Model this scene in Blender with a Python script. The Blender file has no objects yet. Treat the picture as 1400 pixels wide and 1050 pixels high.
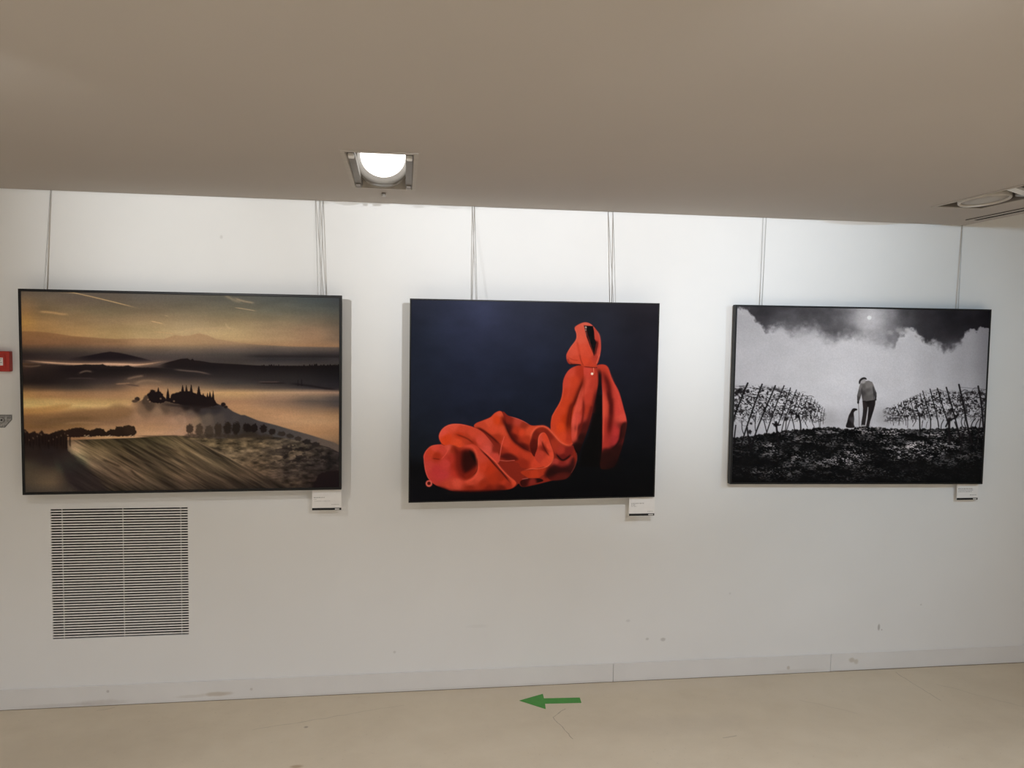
import bpy, bmesh, math
import numpy as np
from mathutils import Matrix, Vector

# ------------------------------------------------------------------ printed pictures, painted sample by sample
def lattice(x, y, seed):
    xi = np.floor(x).astype(np.int64); yi = np.floor(y).astype(np.int64)
    fx = x - xi; fy = y - yi
    fx = fx * fx * (3 - 2 * fx); fy = fy * fy * (3 - 2 * fy)
    def h(a, b):
        n = (a * 374761393 + b * 668265263 + seed * 974634777) & 0xFFFFFFFF
        n = ((n ^ (n >> 13)) * 1274126177) & 0xFFFFFFFF
        n = (n ^ (n >> 16)) & 0xFFFF
        return n / 65535.0
    return (h(xi, yi) * (1 - fx) + h(xi + 1, yi) * fx) * (1 - fy) + (h(xi, yi + 1) * (1 - fx) + h(xi + 1, yi + 1) * fx) * fy
def fbm(x, y, seed=1, octaves=4):
    s = 0; a = .5; t = 0
    for k in range(octaves):
        s = s + a * lattice(x * 2 ** k + 17.3 * k, y * 2 ** k - 9.1 * k, seed + k); t += a; a *= .5
    return s / t
def sstep(a, b, x):
    t = np.clip((x - a) / (b - a), 0, 1); return t * t * (3 - 2 * t)
def spline(pts, closed, n=8):
    p = np.asarray(pts, float); m = len(p); out = []
    rng = range(m) if closed else range(m - 1)
    for i in rng:
        if closed: p0, p1, p2, p3 = p[i - 1], p[i], p[(i + 1) % m], p[(i + 2) % m]
        else: p0, p1, p2, p3 = p[max(i - 1, 0)], p[i], p[i + 1], p[min(i + 2, m - 1)]
        for k in range(n):
            t = k / n
            out.append(.5 * (2 * p1 + (p2 - p0) * t + (2 * p0 - 5 * p1 + 4 * p2 - p3) * t * t + (3 * p1 - p0 - 3 * p2 + p3) * t ** 3))
    if not closed: out.append(p[-1])
    return np.array(out)
class Canvas:
    def __init__(s, X, Y):
        s.X = X; s.Y = Y; s.C = np.zeros(X.shape + (3,))
    def blend(s, col, a, sl=None):
        a = np.clip(a, 0, 1)[..., None]
        col = np.asarray(col, float)
        if sl is None: s.C = s.C * (1 - a) + col * a
        else: s.C[sl] = s.C[sl] * (1 - a) + col * a
    def box(s, P, pad):
        m = (s.X > P[:, 0].min() - pad) & (s.X < P[:, 0].max() + pad) & (s.Y > P[:, 1].min() - pad) & (s.Y < P[:, 1].max() + pad)
        r = np.where(m.any(1))[0]; c = np.where(m.any(0))[0]
        if len(r) == 0 or len(c) == 0: return None
        return (slice(r[0], r[-1] + 1), slice(c[0], c[-1] + 1))
    def dist(s, P, closed, x, y):
        d = np.full(x.shape, 1e9); ins = np.zeros(x.shape, bool)
        Q = np.roll(P, -1, 0) if closed else P[1:]
        for (ax, ay), (bx, by) in zip(P if closed else P[:-1], Q):
            ex, ey = bx - ax, by - ay; L = ex * ex + ey * ey + 1e-12
            t = np.clip(((x - ax) * ex + (y - ay) * ey) / L, 0, 1)
            d = np.minimum(d, (x - ax - t * ex) ** 2 + (y - ay - t * ey) ** 2)
            if closed:
                c = ((ay > y) != (by > y))
                if ey != 0: ins ^= c & (x < ex * (y - ay) / ey + ax)
        d = np.sqrt(d)
        return np.where(ins, -d, d) if closed else d
    def rbf(s, samples, x, y, r):
        num = 0; den = 1e-12
        for sx, sy, c in samples:
            q = 1 / ((x - sx) ** 2 + (y - sy) ** 2 + (.45 * r) ** 2) ** 2
            num = num + q[..., None] * np.array(c, float); den = den + q
        return num / den[..., None]
    def shape(s, pts, fill, feather=.6, smooth=True, alpha=1, r=4.0, n=6, wob=0, wf=.3, seed=3, fade=None):
        P = spline(pts, True, n) if smooth else np.asarray(pts, float)
        sl = s.box(P, feather * 2 + wob + 2)
        if sl is None: return
        x, y = s.X[sl], s.Y[sl]
        d = s.dist(P, True, x, y)
        if wob: d = d + (fbm(x * wf, y * wf, seed) - .5) * 2 * wob
        a = sstep(feather, -feather, d) * alpha
        if fade is not None: a = a * fade[sl]
        col = s.rbf(fill, x, y, r) if isinstance(fill, list) else np.array(fill, float)
        s.blend(col, a, sl)
    def stroke(s, pts, col, w, feather=.5, alpha=1, smooth=True, w1=None):
        P = spline(pts, False, 6) if smooth and len(pts) > 2 else np.asarray(pts, float)
        sl = s.box(P, w + feather * 2 + 2)
        if sl is None: return
        x, y = s.X[sl], s.Y[sl]
        d = s.dist(P, False, x, y)
        if feather >= .7:
            e = np.minimum(np.hypot(x - P[0, 0], y - P[0, 1]), np.hypot(x - P[-1, 0], y - P[-1, 1]))
            L = np.hypot(*np.diff(P, axis=0).T).sum()
            alpha = alpha * sstep(-.02 * L, .22 * L, e)
        s.blend(col, sstep(w / 2 + feather, w / 2 - feather, d) * alpha if feather < w / 2 else np.exp(-(d / (w / 2 + .01)) ** 2) * alpha, sl)
    def ellipse(s, cx, cy, rx, ry, col, soft=.25, alpha=1, wob=0, seed=5, wf=.5):
        P = np.array([(cx - rx, cy - ry), (cx + rx, cy + ry)])
        sl = s.box(P, 2 + soft * rx)
        if sl is None: return
        x, y = s.X[sl], s.Y[sl]
        q = np.sqrt(((x - cx) / rx) ** 2 + ((y - cy) / ry) ** 2)
        if wob: q = q + (fbm(x * wf, y * wf, seed) - .5) * wob
        s.blend(col, sstep(1 + soft, 1 - soft, q) * alpha, sl)
    def grid(s, xs, rows):
        ys = sorted(rows); A = np.array([rows[k] for k in ys], float)
        if A.ndim == 2: A = np.stack([A, A - 2, A + 1], -1)
        ix = np.clip(np.searchsorted(xs, s.X) - 1, 0, len(xs) - 2); iy = np.clip(np.searchsorted(ys, s.Y) - 1, 0, len(ys) - 2)
        xs = np.array(xs, float); ys = np.array(ys, float)
        fx = np.clip((s.X - xs[ix]) / (xs[ix + 1] - xs[ix]), 0, 1)[..., None]; fy = np.clip((s.Y - ys[iy]) / (ys[iy + 1] - ys[iy]), 0, 1)[..., None]
        fx = fx * fx * (3 - 2 * fx)
        return (A[iy, ix] * (1 - fx) + A[iy, ix + 1] * fx) * (1 - fy) + (A[iy + 1, ix] * (1 - fx) + A[iy + 1, ix + 1] * fx) * fy
    def line(s, pts):
        p = np.asarray(pts, float); return np.interp(s.X, p[:, 0], p[:, 1])
def mp(ox, oy, k, pts): return [(ox + p[0] / k, oy + p[1] / k) + tuple(p[2:]) for p in pts]

def paint_cloak(X, Y):
    c = Canvas(X, Y)
    A = lambda *p: mp(570, 550, 8.077, p); B = lambda *p: mp(680, 550, 8.077, p)
    K = lambda *p: mp(740, 430, 7.5, p); D = lambda *p: mp(740, 540, 7.5, p)
    c.C = c.grid([560, 650, 730, 800, 900], {
        408: [(40, 42, 58), (54, 58, 84), (45, 47, 64), (40, 40, 52), (42, 38, 46)],
        450: [(34, 38, 54), (46, 50, 75), (38, 41, 60), (33, 35, 48), (33, 31, 40)],
        500: [(30, 34, 48), (34, 38, 58), (30, 34, 52), (27, 29, 44), (26, 25, 34)],
        560: [(26, 29, 40), (26, 29, 44), (22, 25, 38), (18, 20, 30), (18, 18, 24)],
        622: [(22, 24, 30), (22, 23, 32), (18, 19, 27), (12, 12, 16), (12, 12, 15)],
        637: [(13, 12, 14), (13, 12, 15), (12, 12, 15), (10, 10, 12), (10, 10, 12)],
        685: [(12, 11, 14), (11, 10, 12), (10, 9, 11), (10, 9, 11), (10, 9, 10)]})
    c.C = c.C * (1 + (fbm(X * .03, Y * .05, 4) - .5)[..., None] * .3)
    # bottle, in shade
    c.shape(D((570, 0), (630, 0), (640, 560), (620, 740), (400, 740), (430, 560), (500, 380), (540, 200)), (9, 7, 7), 1.2, False)
    # right drape
    c.shape(K((575, 520), (640, 512), (690, 545), (730, 660), (800, 790), (850, 960)) + D((880, 250), (880, 330), (840, 520), (800, 640), (750, 740), (620, 750), (632, 560), (634, 300), (632, 60)) + K((628, 760), (605, 620), (575, 545)),
        K((660, 560, (182, 52, 40)), (700, 640, (186, 54, 44)), (640, 700, (165, 45, 38)), (760, 800, (182, 54, 48)), (820, 960, (186, 56, 50)), (645, 950, (192, 62, 50))) +
        D((650, 100, (192, 62, 52)), (790, 150, (186, 54, 50)), (850, 230, (198, 66, 60)), (660, 350, (165, 44, 38)), (770, 380, (172, 44, 46)), (770, 470, (155, 40, 44)), (655, 500, (155, 42, 38)), (865, 330, (85, 27, 22)), (858, 400, (75, 24, 20)), (810, 560, (45, 16, 13)), (700, 640, (36, 13, 11)), (640, 700, (40, 14, 11)), (720, 720, (22, 9, 8))), .8, r=7)
    c.stroke(D((700, 580), (770, 530), (815, 450), (835, 330), (870, 280)), (25, 8, 8), 3.5, 2.5, .8)
    c.stroke(K((632, 720), (645, 860), (650, 1000)) + D((645, 350), (648, 520)), (205, 76, 62), 2, 1.4, .6)
    c.stroke(K((590, 540), (650, 620), (690, 720), (712, 860)) + D((722, 60), (722, 200), (708, 330), (700, 470)), (70, 12, 8), 8, 6, .8)
    c.stroke(K((680, 760), (712, 900)) + D((722, 100), (718, 230)), (62, 10, 7), 5, 4, .6)
    c.stroke(K((690, 560), (750, 720), (800, 850)) + D((800, 80), (835, 220)), (202, 66, 58), 3, 2.6, .5)
    c.shape(D((640, 570), (720, 545), (790, 500), (830, 400), (850, 300), (878, 290), (872, 350), (835, 520), (800, 640), (750, 740), (625, 745)), (36, 13, 11), 3.5, alpha=.75)
    # neck shadow and left / front panel of the cloak
    c.shape(K((430, 515), (330, 540), (270, 590), (230, 680), (222, 800), (200, 890), (140, 1000)) + D((115, 230), (104, 320), (120, 400), (200, 470), (270, 520), (350, 480), (360, 300)) + K((400, 960), (450, 700), (450, 560)),
        K((300, 600, (192, 62, 50)), (250, 700, (188, 58, 45)), (330, 680, (186, 54, 32)), (410, 600, (165, 42, 26)), (300, 800, (178, 50, 30)), (260, 900, (182, 52, 28)), (200, 980, (186, 54, 30))) +
        D((160, 250, (188, 54, 30)), (200, 330, (196, 57, 24)), (260, 250, (172, 45, 16)), (230, 430, (192, 57, 34)), (130, 330, (184, 54, 34)), (300, 440, (165, 44, 30))), .7, r=6)
    c.shape(K((440, 530), (500, 540), (585, 555), (597, 640), (590, 720), (555, 880)) + D((560, 30), (520, 220), (470, 400), (425, 530), (385, 640), (360, 640), (350, 560), (330, 500), (318, 420), (318, 280), (345, 130)) + K((365, 880), (410, 760), (440, 660)),
        K((480, 580, (192, 60, 52)), (560, 600, (170, 48, 38)), (465, 700, (192, 62, 50)), (540, 720, (168, 48, 38)), (420, 800, (192, 64, 52)), (490, 850, (175, 50, 38)), (395, 960, (197, 68, 56)), (470, 980, (165, 45, 30))) +
        D((380, 80, (197, 67, 57)), (345, 250, (202, 72, 64)), (385, 250, (185, 58, 52)), (345, 420, (192, 64, 54)), (445, 150, (150, 40, 30)), (440, 330, (70, 20, 16)), (420, 440, (40, 13, 10)), (390, 540, (26, 9, 8)), (360, 600, (16, 7, 7))), .7, r=5)
    c.stroke(K((440, 600), (425, 700), (385, 800), (345, 900)) + D((310, 130), (285, 260), (285, 360), (300, 430)), (88, 19, 7), 7, 5, .85)
    c.stroke(K((436, 640), (395, 790), (350, 900)) + D((322, 150), (306, 300), (316, 410)), (70, 14, 6), 2, 1.6, .6)
    c.stroke(K((330, 560), (300, 680), (285, 800), (250, 900)), (196, 66, 46), 5, 5, .35)
    c.stroke(K((235, 690), (228, 800), (205, 895), (145, 1000)) + D((118, 230), (110, 310)), (206, 80, 60), 1.4, 1.2, .6)
    c.stroke(K((590, 720), (560, 850), (535, 990)) + D((530, 130), (490, 280), (450, 400)), (70, 17, 13), 7, 6, .75)
    c.stroke(D((436, 0), (440, 150), (425, 280), (395, 380), (360, 460)), (100, 23, 16), 3.5, 3, .8)
    c.stroke(K((440, 700), (395, 830), (365, 960)) + D((345, 200), (335, 320), (345, 420)), (208, 78, 66), 3, 2.6, .55)
    c.stroke(K((450, 620), (445, 760), (440, 900)), (160, 42, 32), 1.2, 1, .5)
    # lying mass of cloth: base
    c.shape(A((85, 640), (80, 590), (110, 530), (170, 480), (270, 465), (250, 400), (250, 350), (290, 290), (370, 245), (480, 240), (580, 260), (640, 275), (660, 235), (740, 200), (820, 165), (870, 118), (930, 97)) +
        B((70, 108), (130, 150), (230, 180), (300, 210), (380, 255), (480, 258), (540, 265), (600, 305), (680, 400), (760, 470), (830, 470), (880, 560), (888, 640), (860, 720), (800, 820), (740, 850), (640, 860), (480, 900), (300, 935), (250, 900), (215, 930), (150, 960), (0, 970)) +
        A((700, 985), (500, 985), (380, 975), (280, 945), (200, 905), (140, 850), (100, 760)), (120, 32, 22), .7)
    # back panel
    c.shape(B((70, 108), (130, 150), (230, 180), (300, 210), (380, 255), (480, 260), (430, 300), (390, 360), (370, 450), (350, 530), (250, 470), (170, 390), (100, 280)),
        B((130, 190, (125, 32, 22)), (240, 215, (168, 54, 44)), (300, 255, (135, 40, 26)), (280, 330, (188, 54, 32)), (220, 320, (160, 42, 25)), (330, 420, (155, 42, 25)), (365, 320, (192, 62, 40)), (120, 290, (65, 17, 12)), (300, 490, (85, 20, 12)), (190, 380, (90, 20, 12))), .6, r=6)
    c.stroke(B((130, 152), (230, 182), (300, 212), (380, 256)), (190, 84, 80), 1.0, .7, .7)
    # triangular fold
    c.shape(A((640, 270), (660, 232), (740, 200), (820, 165), (870, 118), (930, 97), (965, 150), (985, 240), (1010, 320)) + B((180, 420), (300, 510), (420, 580), (480, 640), (580, 690), (440, 728), (280, 722), (230, 665), (40, 640)) + A((915, 640), (935, 480), (880, 420), (800, 350), (720, 300)),
        A((930, 120, (198, 68, 48)), (900, 200, (192, 54, 24)), (800, 215, (197, 67, 47)), (870, 300, (192, 60, 40)), (965, 300, (192, 62, 42)), (740, 260, (180, 56, 38)), (890, 400, (150, 42, 25)), (960, 200, (150, 40, 22))) +
        B((100, 460, (184, 54, 37)), (200, 500, (174, 47, 30)), (340, 590, (168, 47, 30)), (60, 590, (120, 30, 20)), (450, 680, (184, 54, 37)), (300, 670, (132, 33, 21)), (50, 520, (140, 36, 24))), .6, r=5)
    c.shape(B((50, 600), (110, 565), (180, 575), (240, 625), (205, 645), (120, 640)), (52, 13, 10), 2.6, alpha=.7)
    c.stroke(B((72, 115), (80, 200), (140, 340), (200, 430), (300, 505), (400, 565)), (55, 13, 9), 5, 4, .75)
    c.stroke(A((645, 272), (720, 300), (820, 370), (930, 470)), (70, 17, 10), 3, 2.2, .85)
    c.stroke(A((975, 380), (945, 480), (922, 630)), (208, 90, 80), .9, .5, .85)
    c.stroke(A((915, 640), (1000, 648), (1090, 642)), (205, 95, 85), .8, .5, .8)
    # left upper lobe
    c.shape(A((250, 370), (290, 290), (370, 245), (480, 240), (620, 270), (720, 320), (800, 400), (860, 480), (925, 600), (910, 670), (850, 640), (760, 560), (680, 495), (600, 480), (480, 510), (400, 485), (310, 475), (270, 440)),
        A((290, 330, (203, 68, 58)), (420, 260, (198, 68, 53)), (500, 300, (184, 57, 40)), (330, 400, (192, 54, 27)), (450, 440, (197, 62, 37)), (620, 340, (188, 60, 44)), (700, 430, (193, 64, 54)), (800, 520, (192, 67, 60)), (870, 600, (182, 57, 50)), (560, 390, (165, 48, 30)), (480, 365, (170, 45, 25)), (880, 520, (120, 34, 24)), (640, 460, (150, 40, 26))), .6, r=5)
    c.stroke(A((430, 350), (560, 400), (650, 465)), (105, 26, 14), 2.2, 1.6, .8)
    c.stroke(A((262, 455), (255, 370), (290, 300), (370, 252), (480, 245), (620, 275)), (208, 84, 74), 1.2, .9, .75)
    # swirl
    c.shape(B((390, 560), (370, 470), (400, 350), (450, 290), (520, 270), (570, 300), (620, 360), (700, 450), (770, 485), (850, 480), (835, 560), (740, 640), (680, 600), (630, 540), (600, 440), (560, 360), (500, 330), (465, 380), (455, 480), (445, 580), (420, 600)),
        B((410, 450, (82, 19, 12)), (440, 370, (108, 27, 17)), (490, 300, (125, 33, 21)), (580, 360, (118, 30, 20)), (640, 470, (150, 42, 28)), (720, 530, (152, 42, 34)), (790, 540, (110, 28, 24)), (740, 610, (95, 23, 19)), (420, 550, (70, 16, 11))), .7, r=6)
    c.shape(B((465, 390), (490, 345), (530, 335), (565, 380), (605, 480), (632, 560), (628, 620), (590, 685), (540, 715), (470, 670), (425, 605), (455, 500)),
        B((478, 420, (193, 64, 52)), (505, 560, (168, 50, 38)), (465, 600, (165, 47, 37)), (545, 390, (192, 57, 37)), (580, 490, (198, 64, 47)), (612, 600, (198, 62, 44)), (560, 670, (188, 57, 40)), (530, 520, (110, 27, 18))), .6, r=4)
    c.stroke(B((500, 420), (530, 510), (590, 600)), (75, 18, 11), 2.2, 1.6, .8)
    c.stroke(B((465, 500), (466, 400), (492, 350), (530, 336)), (208, 84, 66), 1.4, 1, .85)
    c.stroke(B((632, 570), (625, 640), (570, 705), (480, 735), (380, 735), (290, 760)), (208, 82, 62), 1.6, 1.1, .85)
    c.stroke(B((375, 460), (388, 350), (430, 287), (500, 264), (560, 283), (620, 340), (700, 430), (770, 470), (830, 465), (868, 400)), (206, 76, 56), 3.2, 2, .95)
    c.stroke(B((868, 400), (885, 300), (900, 120)), (200, 70, 58), 2.2, 1.8, .6)
    # lower folds
    c.shape(B((275, 765), (420, 745), (540, 725), (600, 690), (645, 620), (700, 645), (740, 655), (800, 620), (842, 590), (850, 660), (862, 720), (800, 820), (740, 850), (600, 860), (540, 800), (470, 835), (400, 850), (310, 810)),
        B((330, 785, (155, 42, 23)), (420, 800, (170, 47, 27)), (520, 760, (155, 42, 26)), (650, 650, (155, 47, 42)), (720, 690, (120, 32, 28)), (800, 640, (138, 42, 36)), (760, 820, (72, 21, 17)), (600, 790, (70, 18, 14))), .8, r=6)
    c.shape(B((590, 720), (640, 690), (720, 715), (800, 690), (840, 620), (862, 640), (865, 730), (815, 800), (760, 790), (680, 800), (560, 830), (540, 780)), (26, 9, 8), 3.5, alpha=.8)
    c.shape(B((660, 800), (740, 770), (820, 780), (800, 825), (740, 852), (640, 862)), (80, 24, 19), 2.5, alpha=.6)
    c.stroke(B((650, 560), (735, 640), (835, 570)), (22, 7, 7), 2.6, 2, .9)
    c.shape(B((265, 880), (330, 845), (470, 840), (520, 870), (420, 900), (300, 935)), B((300, 880, (50, 12, 9)), (400, 888, (120, 34, 28)), (490, 860, (30, 9, 8)), (330, 845, (60, 16, 14))), .8, r=3)
    c.stroke(B((280, 852), (360, 838)), (190, 110, 105), 1, .8, .7)
    c.stroke(B((885, 560), (892, 620), (872, 700), (830, 780)), (120, 58, 52), .8, .6, .7)
    # front roll
    c.shape(A((85, 640), (80, 590), (110, 530), (170, 480), (270, 465), (310, 478), (370, 468), (420, 478), (480, 500), (560, 472), (640, 468), (720, 530), (800, 610), (870, 680), (930, 740)) + B((60, 760), (150, 820), (210, 870), (222, 900), (190, 940), (120, 965), (0, 972)) +
        A((700, 985), (500, 985), (380, 975), (280, 945), (200, 905), (140, 850), (100, 760)),
        A((110, 600, (178, 50, 42)), (200, 505, (193, 62, 52)), (160, 560, (178, 52, 34)), (300, 520, (182, 54, 47)), (350, 500, (192, 67, 57)), (220, 590, (150, 38, 22)), (130, 700, (178, 54, 50)), (220, 750, (168, 44, 47)), (300, 800, (170, 46, 50)), (330, 680, (178, 52, 50)), (390, 620, (160, 40, 32)), (430, 700, (150, 36, 26)), (410, 520, (145, 40, 25)), (560, 650, (120, 28, 18)), (570, 805, (150, 34, 20)), (460, 800, (165, 40, 32)), (620, 510, (182, 54, 40)), (710, 620, (182, 57, 44)), (740, 720, (178, 50, 32)), (690, 830, (188, 62, 47)), (600, 885, (178, 57, 42)), (450, 885, (188, 64, 52)), (350, 920, (172, 54, 42)), (810, 750, (165, 42, 22)), (850, 850, (152, 39, 21)), (950, 850, (142, 35, 19)), (750, 900, (142, 37, 21)), (600, 950, (125, 32, 19)), (800, 965, (110, 26, 15)), (330, 965, (140, 40, 30))) +
        B((80, 880, (162, 44, 27)), (150, 905, (142, 37, 25)), (190, 890, (190, 60, 40)), (100, 800, (130, 36, 22)), (60, 950, (100, 25, 15))), .6, r=5)
    c.shape(A((420, 500), (480, 525), (560, 510), (630, 540), (670, 620), (682, 700), (660, 780), (600, 835), (540, 850), (480, 820), (440, 740), (430, 620)), (95, 21, 13), 4.5, alpha=.8)
    c.shape(A((510, 560), (580, 535), (635, 560), (668, 620), (678, 690), (640, 715), (590, 760), (540, 775), (505, 700)), (36, 10, 8), 4.5, alpha=.9)
    c.shape(A((590, 540), (640, 565), (672, 640), (676, 690), (640, 640)), (12, 10, 6), 2.4, alpha=.8)
    c.shape(A((540, 800), (600, 760), (660, 735), (672, 770), (620, 835), (560, 850)), (122, 28, 16), 2.5, alpha=.6)
    c.stroke(A((480, 505), (560, 486), (630, 500), (668, 570), (688, 680), (682, 765), (640, 835), (560, 878), (470, 885)), (197, 68, 53), 4, 2.6, .85)
    c.stroke(A((672, 600), (680, 690), (668, 765), (620, 820)), (60, 12, 8), 1.4, 1.2, .6)
    c.stroke(A((700, 495), (800, 580), (880, 660), (950, 745)) + B((150, 835), (215, 895)), (205, 74, 58), 2.4, 1.6, .85)
    c.stroke(A((690, 505), (790, 600), (870, 690), (950, 775)) + B((150, 880), (180, 900)), (52, 12, 9), 2, 1.4, .8)
    c.stroke(A((365, 475), (335, 560), (270, 640)), (200, 74, 64), 1.1, .8, .7)
    c.stroke(A((180, 620), (265, 632)), (95, 22, 14), 1.4, 1, .8)
    c.stroke(A((200, 905), (130, 830), (92, 700), (86, 600), (120, 525), (190, 478), (280, 470)), (205, 84, 76), 1.1, .9, .6)
    c.ellipse(*A((142, 898))[0], 4.6, 4.6, (190, 80, 72), .2); c.ellipse(*A((142, 896))[0], 2.4, 2.4, (70, 16, 12), .3)
    c.stroke(A((320, 972), (500, 985), (750, 982), (950, 975)) + B((120, 966)), (45, 11, 8), 3.5, 3, .7)
    c.stroke(A((180, 930), (260, 940), (380, 985)), (8, 6, 7), 3, 2, .7)
    # hood
    c.shape(K((345, 130), (430, 82), (500, 92), (560, 150), (600, 220), (612, 320), (608, 400), (590, 480), (575, 510), (560, 545), (440, 535), (400, 512), (290, 505), (260, 420), (300, 340), (355, 260), (362, 200)),
        K((380, 160, (203, 78, 65)), (400, 250, (207, 78, 63)), (420, 350, (203, 68, 50)), (490, 400, (198, 64, 47)), (460, 480, (198, 60, 40)), (500, 510, (185, 54, 36)), (330, 370, (203, 72, 57)), (285, 420, (198, 68, 53)), (340, 470, (192, 62, 44)), (560, 180, (182, 60, 52)), (585, 300, (178, 54, 47)), (595, 400, (188, 65, 58)), (560, 450, (170, 50, 42)), (480, 100, (205, 85, 75))), .6, r=6)
    c.shape(K((438, 112), (530, 118), (542, 170), (548, 250), (568, 285), (545, 425), (505, 330), (465, 225)), (14, 9, 9), .6, False)
    c.shape(K((475, 120), (530, 120), (535, 300), (505, 300), (480, 215)), (5, 4, 5), .5, False)
    c.ellipse(*K((457, 132))[0], 1.3, 1.6, (170, 160, 155), .4); c.ellipse(*K((457, 158))[0], 1.2, 1.2, (140, 130, 128), .4)
    c.stroke(K((460, 180), (464, 220)), (110, 100, 98), .8, .5, .7)
    c.stroke(K((500, 230), (505, 310)), (70, 66, 66), .6, .4, .6)
    c.stroke(K((430, 95), (450, 130), (500, 290), (555, 440)), (170, 48, 38), 1, .8, .6)
    c.stroke(K((548, 265), (575, 290), (560, 380), (548, 430)), (70, 16, 12), 3, 2.4, .85)
    c.stroke(K((560, 150), (598, 220), (608, 320), (604, 400)), (205, 82, 72), 2.2, 1.8, .6)
    c.stroke(K((350, 135), (365, 200), (360, 260), (300, 345), (265, 420)), (218, 98, 82), 1.4, 1.2, .6)
    c.stroke(K((365, 255), (380, 330), (395, 400), (400, 460)), (170, 48, 32), 3, 3, .45)
    c.stroke(K((275, 445), (285, 490), (330, 505)), (110, 30, 22), 3, 2.4, .6)
    c.stroke(K((600, 410), (580, 470), (570, 500)), (225, 120, 100), .8, .6, .7)
    c.stroke(K((395, 400), (410, 470), (440, 535)), (130, 34, 20), 1.6, 1.2, .7)
    c.stroke(K((285, 440), (330, 465), (390, 470)), (140, 38, 24), 1.2, 1, .6)
    c.stroke(K((290, 512), (360, 512), (420, 520)), (40, 12, 12), 2, 1.6, .8)
    c.stroke(K((430, 532), (500, 541), (575, 545)), (95, 20, 14), 1.5, 1, .8)
    c.stroke(K((575, 545), (600, 600), (605, 700), (590, 850), (560, 980)), (10, 6, 6), 4.5, 2, .9)
    c.stroke(K((540, 550), (542, 600)), (235, 150, 130), .8, .5, .8)
    c.ellipse(*K((525, 608))[0], 1.7, 1.7, (255, 225, 205), .3)
    c.stroke([(560, 686), (700, 683.6), (898, 679.5)], (4, 4, 4), 1.4, .8, .8)
    n = (fbm(X * .9, Y * .9, 8, 2) - .5)[..., None]
    red = sstep(70, 130, c.C[..., 0] - c.C[..., 2])[..., None]
    c.C = c.C * (1 - red) * np.array([.97, .97, .92]) + (c.C * np.array([1.015, 1.04, .94]) + np.array([1, 2, 0])) * red
    return np.clip(c.C * (1 + n * .06), 0, 255)

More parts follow.
